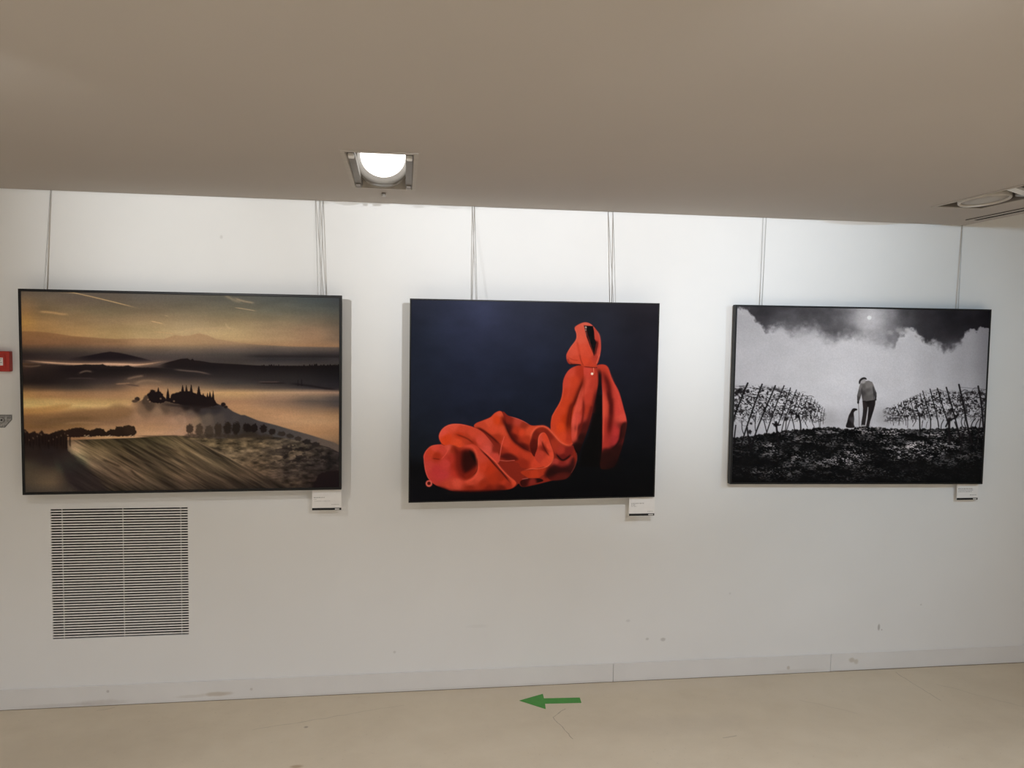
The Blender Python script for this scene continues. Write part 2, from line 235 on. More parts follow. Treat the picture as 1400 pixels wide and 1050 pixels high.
def paint_valley(X, Y):
    c = Canvas(X, Y)
    Z = lambda ox, oy, *p: mp(ox, oy, 8.75, p)
    Z7 = lambda *p: mp(20, 580, 6.087, p); Z8 = lambda *p: mp(250, 580, 6.087, p)
    xs = [30, 60, 100, 150, 200, 260, 320, 380, 430, 465]
    sky = c.grid(xs, {
        396: [(90, 78, 68), (92, 80, 68), (88, 78, 68), (88, 78, 70), (92, 86, 82), (92, 86, 80), (92, 88, 78), (78, 78, 74), (68, 70, 70), (62, 62, 66)],
        410: [(118, 95, 70), (100, 84, 66), (95, 80, 66), (95, 82, 68), (98, 88, 76), (95, 88, 76), (90, 86, 76), (80, 80, 74), (70, 74, 72), (64, 66, 66)],
        425: [(150, 112, 72), (116, 94, 66), (116, 96, 70), (112, 96, 72), (115, 98, 76), (118, 104, 82), (110, 100, 80), (100, 95, 80), (88, 86, 76), (74, 74, 68)],
        440: [(168, 124, 68), (145, 110, 70), (140, 110, 75), (140, 114, 82), (150, 124, 90), (150, 128, 96), (145, 124, 92), (130, 112, 86), (115, 100, 80), (94, 84, 70)],
        452: [(168, 122, 70), (152, 114, 70), (152, 117, 75), (157, 127, 85), (167, 140, 98), (174, 147, 108), (174, 147, 106), (155, 128, 96), (140, 112, 86), (110, 92, 74)],
        464: [(158, 112, 64), (150, 110, 68), (160, 122, 78), (162, 130, 86), (170, 140, 98), (178, 148, 106), (178, 147, 104), (162, 131, 96), (150, 117, 88), (120, 98, 78)],
        476: [(150, 112, 80)] * 10})
    low = c.grid(xs, {
        455: [(138, 97, 60), (135, 95, 60), (138, 98, 62), (150, 112, 74), (160, 125, 88), (164, 130, 94), (164, 130, 94), (155, 120, 90), (140, 110, 84), (120, 98, 78)],
        470: [(118, 82, 54), (118, 82, 55), (118, 84, 58), (132, 97, 68), (152, 117, 84), (157, 124, 90), (152, 120, 90), (130, 106, 84), (125, 102, 82), (115, 96, 80)],
        478: [(70, 55, 44), (72, 57, 46), (74, 60, 48), (85, 68, 56), (102, 84, 68), (107, 90, 74), (104, 88, 76), (88, 76, 68), (86, 74, 66), (86, 73, 65)],
        485: [(46, 36, 33), (48, 39, 36), (54, 44, 40), (64, 54, 48), (74, 64, 58), (76, 66, 60), (72, 64, 58), (58, 52, 49), (50, 45, 43), (50, 44, 44)],
        492: [(46, 36, 34), (50, 38, 34), (50, 40, 37), (62, 52, 47), (72, 60, 56), (70, 60, 56), (62, 54, 50), (46, 42, 42), (42, 38, 38), (52, 47, 46)],
        499: [(90, 68, 54), (70, 54, 46), (80, 62, 50), (120, 92, 74), (95, 76, 64), (66, 58, 54), (66, 58, 52), (70, 62, 58), (66, 58, 54), (62, 56, 52)],
        506: [(76, 56, 45), (58, 46, 40), (45, 36, 34), (46, 38, 36), (34, 28, 28), (42, 36, 34), (34, 29, 29), (28, 24, 24), (25, 21, 22), (22, 19, 20)],
        515: [(34, 26, 24), (28, 21, 20), (38, 30, 28), (46, 37, 35), (70, 56, 48), (44, 37, 35), (44, 38, 36), (40, 36, 34), (36, 32, 32), (30, 28, 30)],
        524: [(40, 31, 26), (36, 28, 25), (42, 34, 30), (62, 50, 44), (112, 88, 68), (84, 69, 58), (60, 54, 50), (56, 48, 44), (48, 43, 43), (42, 38, 40)],
        531: [(88, 65, 46), (72, 54, 41), (66, 53, 44), (95, 74, 58), (152, 114, 82), (134, 107, 80), (98, 80, 65), (75, 64, 56), (58, 52, 50), (58, 51, 50)],
        537: [(150, 110, 66), (145, 105, 68), (130, 96, 66), (140, 105, 74), (165, 122, 84), (172, 132, 92), (184, 144, 98), (172, 137, 102), (165, 130, 102), (150, 118, 96)],
        543: [(160, 118, 70), (150, 108, 68), (146, 106, 69), (148, 110, 75), (162, 122, 84), (165, 127, 88), (170, 132, 92), (150, 116, 90), (118, 97, 80), (86, 75, 68)],
        549: [(182, 150, 92), (180, 145, 90), (174, 136, 86), (174, 136, 87), (168, 128, 88), (165, 125, 86), (160, 118, 86), (128, 99, 78), (88, 75, 66), (70, 62, 59)],
        555: [(187, 157, 97), (182, 148, 90), (190, 157, 100), (190, 154, 100), (172, 130, 92), (165, 124, 88), (167, 124, 88), (138, 107, 82), (108, 87, 72), (76, 65, 60)],
        561: [(162, 117, 66), (165, 120, 72), (167, 124, 76), (162, 120, 79), (150, 112, 80), (160, 120, 88), (167, 124, 88), (162, 122, 88), (134, 105, 80), (118, 92, 71)],
        569: [(135, 92, 55), (142, 100, 59), (125, 88, 55), (132, 98, 66), (128, 97, 72), (150, 112, 86), (172, 130, 90), (174, 130, 94), (166, 126, 91), (155, 118, 84)],
        577: [(125, 88, 52), (98, 72, 45), (102, 76, 49), (118, 87, 61), (150, 112, 82), (150, 115, 90), (160, 120, 90), (172, 130, 94), (172, 132, 96), (164, 125, 90)],
        585: [(120, 84, 50), (108, 77, 47), (125, 90, 56), (150, 112, 78), (167, 124, 88), (165, 125, 95), (140, 105, 80), (160, 120, 85), (164, 122, 86), (154, 115, 82)],
        593: [(130, 92, 58), (140, 100, 66), (142, 102, 68), (167, 127, 87), (172, 130, 94), (165, 125, 98), (140, 105, 80), (140, 105, 80), (160, 118, 82), (152, 114, 80)],
        606: [(130, 92, 58), (140, 100, 66), (142, 102, 68), (167, 127, 87), (172, 130, 94), (165, 125, 98), (140, 105, 80), (120, 95, 72), (120, 92, 70), (120, 92, 68)]})
    mtn = c.line([(28, 453), (50, 453.6), (66, 455), (84, 457.4), (98, 459.7), (123, 461.4), (157, 463.7), (192, 463), (224, 463.7), (239, 458.4), (250, 459.6), (260, 459), (267, 457), (273, 455.9), (284, 458.6), (296, 463.7), (330, 468.9), (354, 471.7), (400, 474), (470, 475)])
    a = sstep(-1.2, 1.2, Y - mtn)[..., None]
    c.C = sky * (1 - a) + low * a
    haze = (fbm(X * .02, Y * .12, 11) - .5)[..., None]
    c.C *= 1 + haze * .16
    # contrails and thin clouds
    gold = (205, 165, 112)
    c.stroke(Z(20, 390, (430, 52), (560, 62), (800, 110), (1100, 180), (1400, 255)) + Z(170, 390, (110, 262), (180, 280)), gold, 1.3, .8, .75)
    c.stroke(Z(20, 390, (240, 60), (420, 60), (560, 75), (740, 100)), (150, 122, 90), 2.6, 2, .5)
    c.stroke(Z(20, 390, (260, 315), (420, 325), (560, 345), (660, 352)), (190, 145, 95), 3.2, 2.2, .6)
    c.stroke(Z(170, 390, (310, 428), (400, 447), (475, 464)), (205, 165, 115), 1.2, .8, .8)
    c.stroke(Z(170, 390, (340, 556), (480, 568), (640, 588)), (190, 150, 105), 1.3, 1, .6)
    c.stroke(Z(170, 390, (480, 360), (540, 376)), (165, 140, 105), 1.4, 1.2, .6)
    c.stroke(Z(170, 390, (1190, 112), (1260, 150), (1340, 185), (1420, 200)), (150, 132, 105), 4, 3, .6)
    c.stroke(Z(320, 390, (0, 150), (120, 190), (260, 214)), (165, 142, 112), 2.6, 2, .7)
    c.stroke(Z(170, 390, (1310, 265), (1400, 278)) + Z(320, 390, (150, 288), (285, 312)), (190, 160, 122), 1.0, .7, .8)
    c.stroke(Z(320, 390, (510, 348), (590, 345)), (110, 104, 92), 2, 1.6, .5)
    c.stroke(Z(170, 390, (1210, 455), (1250, 510), (1290, 515)), (190, 160, 118), 2.2, 1.8, .5)
    c.stroke(Z(170, 390, (640, 545), (900, 525), (1200, 515), (1400, 540)), (185, 152, 112), 3, 3, .4)
    # dark far hill
    hill = c.line([(70, 495), (88, 491), (123, 486), (140, 482.6), (151, 481), (163, 482.6), (175, 485), (187, 488), (210, 493.6), (225, 496)])
    am = sstep(-1, 1, Y - hill) * sstep(498, 487, Y + (151 - np.abs(X - 151)) * -.01) * sstep(85, 125, X) * sstep(222, 195, X)
    c.blend((26, 19, 21), am * .95)
    c.blend((30, 24, 25), np.exp(-((Y - 487.5 - (X - 400) * .005) / 2.2) ** 2) * sstep(320, 360, X) * .55)
    # light fog ribbon
    rib = Z(20, 390, (60, 900), (150, 905), (300, 920), (600, 940), (800, 945), (1100, 945), (1300, 948)) + Z(170, 390, (60, 950), (150, 955), (300, 942), (430, 922), (560, 905))
    c.stroke(rib, (150, 114, 88), 6, 4, .55); c.stroke(rib, (206, 160, 124), 1.7, 1.1, .85)
    c.stroke(Z(20, 390, (1000, 940), (1200, 950), (1400, 955)) + Z(170, 390, (100, 960), (220, 950)), (205, 160, 128), 3.2, 2.2, .7)
    # dark middle hills
    rough = (fbm(X * .35, Y * .1, 21) - .5) * 3
    h2 = c.line([(28, 496.5), (60, 498), (100, 500), (117, 498.3), (130, 499), (141, 498), (146, 500.5), (168, 501.2), (176, 499.8), (184, 502.6), (216, 503.2), (239, 505.5), (262, 510), (290, 513), (330, 517)]) + rough * .3
    c.blend(c.grid(xs, {496: [(80, 55, 38), (50, 38, 32)] + [(28, 20, 19)] * 8, 506: [(46, 34, 30), (36, 27, 24), (24, 17, 17), (24, 18, 17), (28, 22, 21)] + [(30, 25, 24)] * 5, 528: [(30, 23, 20), (30, 22, 20), (40, 32, 28), (50, 40, 36), (80, 64, 52)] + [(60, 50, 46)] * 5}),
            sstep(-.8, .8, Y - h2) * sstep(529, 517, Y + (X - 60) * .055) * sstep(335, 240, X) * .93)
    h3 = c.line([(210, 504), (216, 500), (227, 496.3), (239, 493.2), (248, 490.8), (257, 490.3), (261, 492.6), (264, 490.6), (266, 493), (273, 493.4), (290, 496.3), (330, 498.6), (360, 500.4), (420, 500.6), (470, 499.5)])
    h3 = h3 - np.maximum(0, fbm(X * .6, X * 0 + 3, 33, 3) - .45) * 7 * sstep(352, 362, X) * np.where((X > 384) & (X < 408), .2, 1)
    base3 = c.line([(210, 505), (250, 506), (300, 512), (350, 522), (400, 527), (470, 532)])
    c.blend(c.grid([216, 300, 400, 466], {490: [(28, 20, 19)] * 4, 502: [(30, 23, 22), (26, 20, 20), (20, 14, 14), (18, 14, 14)], 514: [(56, 46, 42), (40, 34, 33), (36, 31, 30), (24, 21, 22)], 526: [(66, 56, 50), (58, 50, 47), (44, 39, 38), (36, 32, 34)]}),
            sstep(-.6, .6, Y - h3) * sstep(base3 + 6, base3 - 4, Y) * sstep(212, 232, X))
    c.stroke(Z(170, 490, (580, 135), (760, 152), (900, 165), (1060, 200)), (112, 92, 80), 2, 1.4, .7)
    c.stroke(Z(320, 490, (280, 285), (560, 285)), (84, 66, 58), 1.4, 1, .8); c.stroke(Z(320, 490, (280, 298), (560, 298), (640, 305)), (28, 20, 20), 1.4, 1, .8)
    c.stroke(Z(320, 490, (640, 300), (900, 330), (1100, 362), (1270, 378)), (24, 19, 20), 3, 2, .8)
    c.stroke(Z(320, 490, (768, 262), (768, 330)), (24, 19, 20), 1.1, .6, .9); c.stroke(Z(320, 490, (812, 262), (812, 330)), (24, 19, 20), 1.3, .6, .9)
    # mist wisps over the middle hills
    c.stroke(Z(20, 490, (760, 185), (850, 155), (940, 165)), (96, 78, 64), 2.4, 1.6, .8)
    c.stroke(Z(20, 490, (600, 245), (800, 240), (1000, 250)), (70, 56, 50), 2, 1.6, .5)
    c.stroke(Z(20, 490, (80, 92), (200, 100), (330, 82)), (110, 84, 66), 2.2, 1.6, .6)
    c.stroke(Z(170, 490, (20, 255), (140, 225), (250, 210)), (128, 102, 82), 3.4, 2.6, .7)
    c.stroke(Z(170, 490, (100, 320), (220, 275), (330, 270), (480, 290)), (135, 106, 82), 3.4, 3, .6)
    c.stroke(Z(170, 490, (0, 300), (80, 320), (200, 335)), (62, 48, 42), 2.2, 1.4, .6)
    c.stroke(Z(20, 490, (1200, 310), (1300, 305), (1400, 300)), (160, 120, 90), 2, 1.6, .6)
    # lit mist left: darker slopes
    c.shape(Z(20, 490, (60, 615), (300, 600), (520, 560), (680, 560), (560, 620), (300, 660), (60, 680)), (160, 115, 66), 2.5, alpha=.7)
    c.shape(Z(20, 490, (60, 690), (400, 680), (800, 620), (1080, 600), (1180, 560), (1280, 555), (1400, 600), (1400, 690), (1100, 740), (700, 760), (300, 800), (60, 770)), (112, 80, 52), 4, alpha=.6)
    c.stroke(Z(20, 490, (300, 770), (500, 730), (800, 720), (1000, 730)), (95, 70, 44), 5, 4, .5)
    c.stroke(Z(20, 490, (560, 790), (780, 770), (1100, 780)), (150, 110, 74), 3, 2.4, .5)
    # villa hill
    hillpts = Z(170, 490, (50, 590), (110, 525), (200, 510), (260, 480), (400, 470), (560, 480), (760, 440), (900, 440), (1060, 500), (1100, 540), (1230, 585), (1300, 635), (1400, 680)) + Z(320, 490, (130, 680), (300, 750), (500, 800), (700, 860), (900, 915), (1050, 962), (1200, 1010), (1290, 1060)) + [(467, 640), (300, 640), (255, 600), (205, 597), (185, 585), (172, 570)]
    c.shape(hillpts, Z(170, 490, (90, 590, (120, 90, 66)), (300, 575, (72, 56, 44)), (500, 590, (84, 66, 52)), (220, 630, (112, 86, 65)), (400, 650, (128, 100, 77)), (750, 560, (30, 22, 20)), (880, 600, (36, 28, 26)), (640, 625, (88, 69, 57)), (680, 720, (140, 110, 86)), (800, 680, (92, 76, 65)), (960, 620, (54, 47, 45)), (1100, 610, (46, 41, 41)), (1250, 670, (60, 53, 51)), (1350, 720, (66, 58, 55)), (1000, 730, (92, 78, 66)), (850, 760, (128, 103, 80)), (150, 720, (160, 120, 88)), (400, 760, (168, 124, 92)), (600, 790, (168, 128, 100)), (1150, 720, (72, 62, 56)), (760, 860, (150, 118, 92)), (560, 880, (165, 126, 96)), (100, 820, (165, 122, 86)), (300, 860, (168, 125, 92))) +
            Z(320, 490, (100, 740, (58, 52, 50)), (300, 800, (62, 55, 54)), (500, 850, (66, 60, 57)), (700, 910, (72, 64, 60)), (900, 960, (78, 68, 62)), (1100, 1010, (88, 74, 64)), (200, 900, (45, 38, 32))), 1.0, smooth=False, r=7, fade=np.maximum(sstep(584, 562, Y + (fbm(X * .05, Y * .08, 77, 3) - .5) * 16), sstep(248, 275, X)) * np.maximum(sstep(172, 196, X), .0))
    c.stroke(Z(170, 490, (700, 690), (735, 750), (700, 830), (600, 900)), (166, 131, 106), 3, 2.6, .4)
    c.stroke(Z(170, 490, (520, 600), (660, 660), (740, 690)), (100, 80, 66), 4, 3, .5)
    # villa and cypresses
    dk = (25, 17, 16)
    c.shape(Z(170, 490, (480, 510), (520, 475), (560, 480), (572, 432), (610, 420), (680, 398), (790, 395), (870, 428), (950, 440), (980, 460), (1060, 470), (1085, 510), (1130, 560), (1000, 590), (900, 600), (750, 570), (600, 540)), dk, .8, False, wob=.9, wf=.7)
    c.shape(Z(170, 490, (260, 500), (270, 450), (310, 400), (340, 378), (380, 398), (440, 405), (480, 455), (500, 510), (450, 540), (330, 530)), dk, .8, wob=1.2, wf=.5)
    c.shape(Z(170, 490, (220, 540), (240, 460), (280, 450), (300, 540)), (70, 54, 42), 1.2, wob=.8)
    for x, y0, y1, w in [(x_, a_, b_, w_ * 1.35) for x_, a_, b_, w_ in [(412, 350, 460, 16), (527, 362, 490, 14), (703, 320, 470, 18), (748, 320, 470, 16), (806, 314, 470, 17), (896, 332, 500, 21), (950, 418, 520, 16), (1000, 415, 520, 12), (1030, 402, 520, 15), (1068, 388, 530, 12), (570, 430, 500, 10), (1090, 500, 560, 9)]]:
        c.shape(Z(170, 490, (x, y0), (x + w * .55, y0 + (y1 - y0) * .35), (x + w, y0 + (y1 - y0) * .75), (x + w * .8, y1), (x - w * .8, y1), (x - w, y0 + (y1 - y0) * .75), (x - w * .55, y0 + (y1 - y0) * .35)), dk, .55, wob=.35, wf=1.3)
    c.ellipse(*Z(170, 490, (160, 490))[0], 3.6, 2.8, (46, 33, 27), .3, wob=.4); c.ellipse(*Z(170, 490, (130, 515))[0], 4, 2, (70, 52, 40), .4)
    c.ellipse(*Z(170, 490, (1190, 555))[0], 3.2, 2.8, (30, 22, 20), .3, wob=.4); c.ellipse(*Z(170, 490, (1220, 585))[0], 2.6, 2, (36, 28, 26), .3)
    for p in [(290, 495), (310, 520), (440, 485), (600, 515)]: c.ellipse(*Z(170, 490, p)[0], 1.3, 1.2, (140, 108, 82), .5, .7)
    c.stroke(Z(170, 490, (420, 545), (700, 575), (950, 590), (1200, 600)), (40, 31, 28), 4, 3.4, .7)
    # field
    fl = c.line([(20, 612), (95, 602), (185, 599), (205, 597.5), (225, 596.5), (252, 596.2), (262, 598), (300, 600), (340, 597), (380, 598), (420, 604), (450, 612), (470, 622)])
    field = c.grid([30, 70, 100, 130, 170, 210, 250, 300, 350, 400, 440, 467], {
        597: [(60, 48, 34)] * 3 + [(66, 54, 36), (62, 52, 34), (66, 56, 36), (80, 66, 46), (70, 58, 42), (58, 48, 36), (60, 52, 44), (50, 44, 40), (50, 44, 40)],
        608: [(60, 48, 34), (60, 48, 34), (128, 102, 76), (88, 72, 48), (80, 66, 44), (74, 62, 42), (90, 74, 52), (92, 76, 54), (90, 74, 54), (92, 78, 62), (52, 44, 38), (40, 34, 32)],
        620: [(44, 34, 27), (36, 28, 24), (128, 108, 80), (108, 88, 62), (82, 66, 46), (76, 62, 44), (84, 68, 48), (104, 86, 64), (92, 76, 58), (92, 76, 60), (52, 44, 38), (38, 32, 30)],
        635: [(62, 52, 40), (46, 37, 32), (60, 72, 56), (112, 90, 68), (84, 66, 48), (84, 68, 50), (84, 68, 50), (90, 74, 54), (80, 64, 48), (58, 48, 40), (44, 37, 33), (40, 34, 31)],
        650: [(70, 58, 44), (80, 65, 49), (46, 37, 33), (88, 70, 54), (84, 66, 50), (82, 66, 48), (86, 68, 50), (82, 66, 50), (76, 60, 46), (64, 52, 44), (40, 32, 28), (36, 28, 26)],
        660: [(70, 58, 45), (90, 72, 53), (48, 39, 34), (76, 60, 48), (84, 66, 50), (62, 50, 38), (66, 52, 40), (56, 44, 34), (54, 43, 34), (60, 48, 38), (36, 27, 24), (30, 22, 22)],
        676: [(58, 50, 42), (60, 52, 44), (60, 50, 42), (66, 54, 42), (56, 46, 36), (44, 36, 28), (40, 33, 27), (38, 31, 26), (38, 31, 26), (40, 32, 27), (30, 24, 22), (24, 18, 18)]})
    u = X * .86 + Y * .5; v = -X * .5 + Y * .86
    st = fbm(u * .016, v * .16, 41, 4) - .5; fine = fbm(u * .03, v * .55, 43, 3) - .5
    left = sstep(0, 12, c.line([(20, 700), (252, 700), (262, 690), (300, 655), (350, 645), (467, 640)]) - Y)
    road = c.line([(250, 596), (283, 609), (308, 623), (324, 632), (349, 644), (365, 652), (400, 668), (468, 690)])
    isL = sstep(-2, 2, Y - road)
    isL = np.where(X < 250, 1, isL)
    isR = 1 - isL
    g1 = field * (1 + (st * 1.5 + fine * .7)[..., None] * sstep(90, 110, X)[..., None])
    tuft = fbm(X * .12, Y * .3, 51, 4) - .5
    g2 = field * (1 + tuft[..., None] * 1.5)
    g = g1 * isL[..., None] + g2 * isR[..., None]
    c.blend(np.clip(g, 14, 200), sstep(-.8, .8, Y - fl))
    c.stroke(Z8((20, 105), (120, 145), (260, 215), (380, 275), (480, 330), (600, 400)), (142, 116, 88), 2.4, 2, .55)
    for P, a in [(((880, 170), (960, 230), (1060, 290), (1180, 350)), .6), (((720, 290), (800, 320), (900, 360)), .6), (((960, 370), (1020, 430), (1100, 480)), .55), (((1080, 170), (1200, 240), (1330, 290)), .5), (((1130, 150), (1260, 190), (1400, 240)), .35)]:
        c.stroke(Z7(*P), (36, 27, 20), 3.4, 2.6, a)
    for P in [((900, 140), (1100, 250), (1400, 400)), ((640, 200), (760, 270), (1000, 400))]: c.stroke(Z7(*P), (118, 96, 70), 2.2, 1.8, .4)
    c.stroke(Z8((0, 250), (80, 310), (250, 410), (380, 460)), (36, 27, 21), 4, 3, .5)
    # left wood
    c.shape(Z7((430, 120), (442, 215), (520, 275), (620, 370), (700, 450), (800, 570), (560, 620), (420, 420), (330, 250)), (38, 30, 28), 5, smooth=False, alpha=.8)
    c.shape(Z7((40, 45), (90, 45), (120, 78), (165, 62), (200, 82), (225, 50), (245, 78), (290, 84), (330, 68), (400, 46), (432, 62), (440, 150), (446, 225), (520, 290), (500, 420), (300, 420), (40, 360)),
            Z7((120, 120, (32, 21, 17)), (300, 130, (30, 19, 15)), (410, 120, (34, 22, 16)), (120, 220, (36, 27, 23)), (300, 240, (34, 26, 24)), (450, 300, (38, 30, 27))), 1.0, smooth=False, r=9, wob=1.0, wf=.5, fade=sstep(637, 612, Y))
    for i in range(26):
        x = 34 + i * 2.5 + (i * 37 % 5) * .4
        c.stroke([(x, 592 + (i * 53 % 7)), (x + .3, 608 + (i * 29 % 9))], (22, 14, 12), 1.5, .9, .7)
    for i in range(14):
        c.ellipse(34 + (i * 71 % 60), 590 + (i * 37 % 14), .9, 1.3, (100, 76, 56), .5, .45)
    # tree row left
    c.shape(Z7((420, 60), (450, 45), (500, 34), (560, 28), (600, 48), (640, 55), (680, 35), (740, 42), (765, 68), (800, 40), (838, 48), (850, 20), (900, 24), (950, 8), (1000, 20), (1018, 70), (1000, 102), (900, 104), (700, 100), (600, 108), (430, 112)), Z7((450, 70, (36, 23, 17)), (700, 70, (34, 23, 16)), (950, 50, (44, 31, 22)), (900, 80, (36, 25, 18))), .8, smooth=False, r=12, wob=1.2, wf=.6)
    for i in range(24):
        px = 93 + (i * 61 % 92); c.ellipse(px, 595.5 + (i * 17 % 5) * .5, 1.0, .6, (178, 146, 112), .5, .6)
    c.stroke(Z7((1020, 100), (1150, 101), (1400, 96)), (48, 38, 28), 1.5, 1, .7)
    # tree row right
    for x, y, rx, ry, col in [(790, 850, 44, 56, (58, 44, 34)), (905, 860, 46, 72, (66, 52, 40)), (1020, 880, 50, 80, (62, 50, 40)), (1130, 855, 44, 76, (48, 38, 30)), (1240, 840, 50, 78, (34, 26, 20)), (1345, 840, 48, 74, (30, 23, 18)), (1490, 840, 40, 44, (26, 19, 16)), (1465, 830, 40, 52, (26, 19, 16)), (1560, 838, 38, 52, (24, 17, 15)), (1668, 846, 40, 48, (26, 19, 16)), (1772, 880, 42, 36, (32, 25, 21)), (1885, 905, 48, 28, (46, 38, 32)), (1985, 932, 46, 28, (44, 37, 32)), (2080, 965, 44, 28, (46, 38, 33)), (2185, 1000, 50, 30, (34, 28, 25)), (2290, 1030, 50, 28, (38, 31, 28))]:
        c.ellipse(*Z(170, 490, (x, y))[0], rx / 8.75, ry / 8.75, col, .25, .93, wob=.7, seed=int(x), wf=.5)
    for x in range(760, 1800, 52):
        c.ellipse(*Z(170, 490, (x, 925 + (x % 7) * 3))[0], 4.5, 3, (50, 40, 31), .5, .6, wob=.5)
    # dark bushes right
    m = sstep(.46, .6, fbm(X * .11, Y * .2, 61, 4)) * sstep(340, 400, X) * sstep(fl + 2, fl + 10, Y) * sstep(645, 628, Y)
    c.blend((26, 21, 20), m * .75)
    c.shape(Z8((1100, 540), (1110, 460), (1150, 410), (1230, 392), (1310, 400), (1330, 540)), (27, 19, 19), 1.2, wob=.8)
    c.stroke(Z8((640, 240), (760, 190), (900, 150)), (110, 92, 74), 5, 4, .45)
    n = (fbm(X * .8, Y * .8, 71, 2) - .5)[..., None]
    c.C *= 1 + n * .1
    return np.clip(c.C, 0, 255)

def paint_vineyard(X, Y):
    c = Canvas(X, Y)
    xs = [1005, 1050, 1100, 1150, 1190, 1230, 1280, 1320, 1352]
    P1 = lambda *p: mp(995, 410, 7.568, p); P2 = lambda *p: mp(1170, 410, 7.368, p)
    P3 = lambda *p: mp(995, 510, 6.5625, p); P4 = lambda *p: mp(1200, 510, 6.5625, p); P5 = lambda *p: mp(1130, 500, 10.5, p)
    c.C = c.grid(xs, {
        425: [165, 172, 180, 186, 186, 178, 150, 122, 104], 460: [174, 180, 185, 191, 191, 182, 158, 132, 106],
        500: [176, 182, 189, 195, 191, 180, 157, 134, 108], 530: [173, 182, 192, 196, 189, 179, 163, 143, 116],
        555: [170, 182, 192, 188, 181, 178, 166, 150, 124], 575: [165, 178, 180, 168, 166, 166, 162, 152, 130], 590: [150, 165, 180, 176, 170, 168, 158, 148, 130]})
    # heavy cloud
    n1 = fbm(X * .06, Y * .075, 5, 5) - .5; n2 = fbm(X * .2, Y * .2, 15, 4) - .5
    edge = c.line([(1003, 421), (1012, 422), (1025, 427), (1033, 439), (1046, 452), (1053, 447), (1069, 448), (1080, 456), (1094, 451), (1114, 450), (1127, 463), (1140, 467), (1151, 461), (1167, 461), (1184, 464), (1204, 470), (1222, 474), (1228, 458), (1240, 450), (1251, 456), (1258, 463), (1265, 470), (1277, 467), (1289, 478), (1300, 475), (1314, 466), (1319, 456), (1326, 453), (1340, 450), (1354, 452)])
    soft = c.line([(1003, 3), (1040, 4), (1080, 13), (1120, 14), (1160, 11), (1200, 14), (1225, 6), (1260, 5), (1290, 9), (1310, 9), (1325, 3), (1354, 2)])
    dark = c.grid([1005, 1020, 1040, 1070, 1100, 1130, 1160, 1186, 1215, 1240, 1265, 1300, 1330, 1354], {
        418: [70, 55, 50, 58, 70, 80, 105, 160, 110, 72, 45, 34, 24, 16], 430: [90, 60, 52, 72, 78, 82, 112, 172, 118, 72, 42, 30, 26, 18],
        445: [120, 90, 62, 92, 96, 92, 104, 158, 122, 74, 46, 32, 28, 20], 460: [150, 130, 88, 112, 118, 100, 108, 138, 116, 82, 52, 40, 36, 30], 476: [160, 150, 130, 140, 150, 130, 140, 150, 120, 100, 66, 58, 60, 60]})
    dark = dark * (1 + n1[..., None] * .55)
    a = sstep(-1, 1, (edge - Y + n2 * 15 + n1 * 10) / soft)
    c.blend(dark, a)
    # lit cloud rims
    rim = np.exp(-(((edge - Y + n2 * 15 + n1 * 10) / (soft * .7 + 1)) + .9) ** 2) * sstep(.02, .3, n2 + .2)
    c.blend((205, 203, 205), rim * .18 * sstep(1300, 1240, X))
    for x, y, r in [(1215.5, 455, 4), (1228, 452, 5), (1239, 452, 5), (1249, 459, 5), (1256, 465, 5)]:
        c.ellipse(x, y, r, r * .8, (176, 173, 174), .8, .5, wob=1.2, seed=int(x), wf=.4)
    c.ellipse(1186.5, 433.5, 22, 17, (188, 186, 188), .95, .55)
    c.ellipse(1186.5, 434.3, 2.6, 2.4, (245, 245, 245), .45)
    c.C *= 1 + (fbm(X * .03, Y * .05, 25, 3) - .5)[..., None] * .07
    # ground
    gl = c.line([(1000, 599), (1040, 594), (1075, 589), (1110, 586), (1130, 584), (1160, 587), (1172, 584.5), (1195, 584.5), (1215, 586), (1240, 587), (1290, 586), (1320, 584), (1354, 584)]) + (fbm(X * .35, X * 0 + 1, 81, 3) - .5) * 4
    tx = fbm(X * .10, Y * .24, 91, 5); t2 = fbm(X * .5, Y * .95, 95, 4); t3 = fbm(X * .04, Y * .09, 99, 3)
    fleck = sstep(.50, .70, t2 * .66 + tx * .36)
    amt = c.grid([1000, 1040, 1090, 1150, 1210, 1270, 1310, 1354], {584: [70, 80, 96, 84, 92, 84, 76, 66], 600: [50, 92, 110, 112, 118, 104, 90, 70], 618: [36, 74, 108, 124, 128, 120, 92, 50], 632: [20, 46, 84, 104, 96, 72, 46, 18], 645: [14, 46, 56, 56, 46, 34, 18, 8], 655: [6, 22, 26, 24, 20, 14, 8, 4], 664: [4, 8, 10, 10, 8, 6, 5, 4]})[..., 0]
    g = 11 + amt * (fleck * 1.1 + (tx - .5) * .35 + .05) * np.clip(.1 + 2.4 * (t3 - .28), .12, 1.5)
    g = np.clip(g, 8, 175)
    c.blend(np.stack([g, g * .965, g * .97], -1), sstep(-1, 1, Y - gl))
    # vine rows: tangle of leaves and canes
    def tangle(top, bot, x0, x1, dens, seed):
        t = c.line(top); b = c.line(bot)
        q = (Y - t) / np.maximum(b - t, 1)
        w = sstep(-.06, .14, q) * sstep(1.05, .72, q) * sstep(x0 - 4, x0 + 4, X) * sstep(x1 + 8, x1 - 8, X)
        f = fbm(X * .55, Y * .6, seed, 4) * .7 + fbm(X * .13, Y * .16, seed + 31, 3) * .3
        c.blend((92, 89, 91), w * sstep(.40, .56, f) * .55)
        c.blend((30, 27, 28), w * sstep(.475, .57, f) * .88)
        R = np.random.RandomState(seed); tp = np.array(top, float); bt = np.array(bot, float)
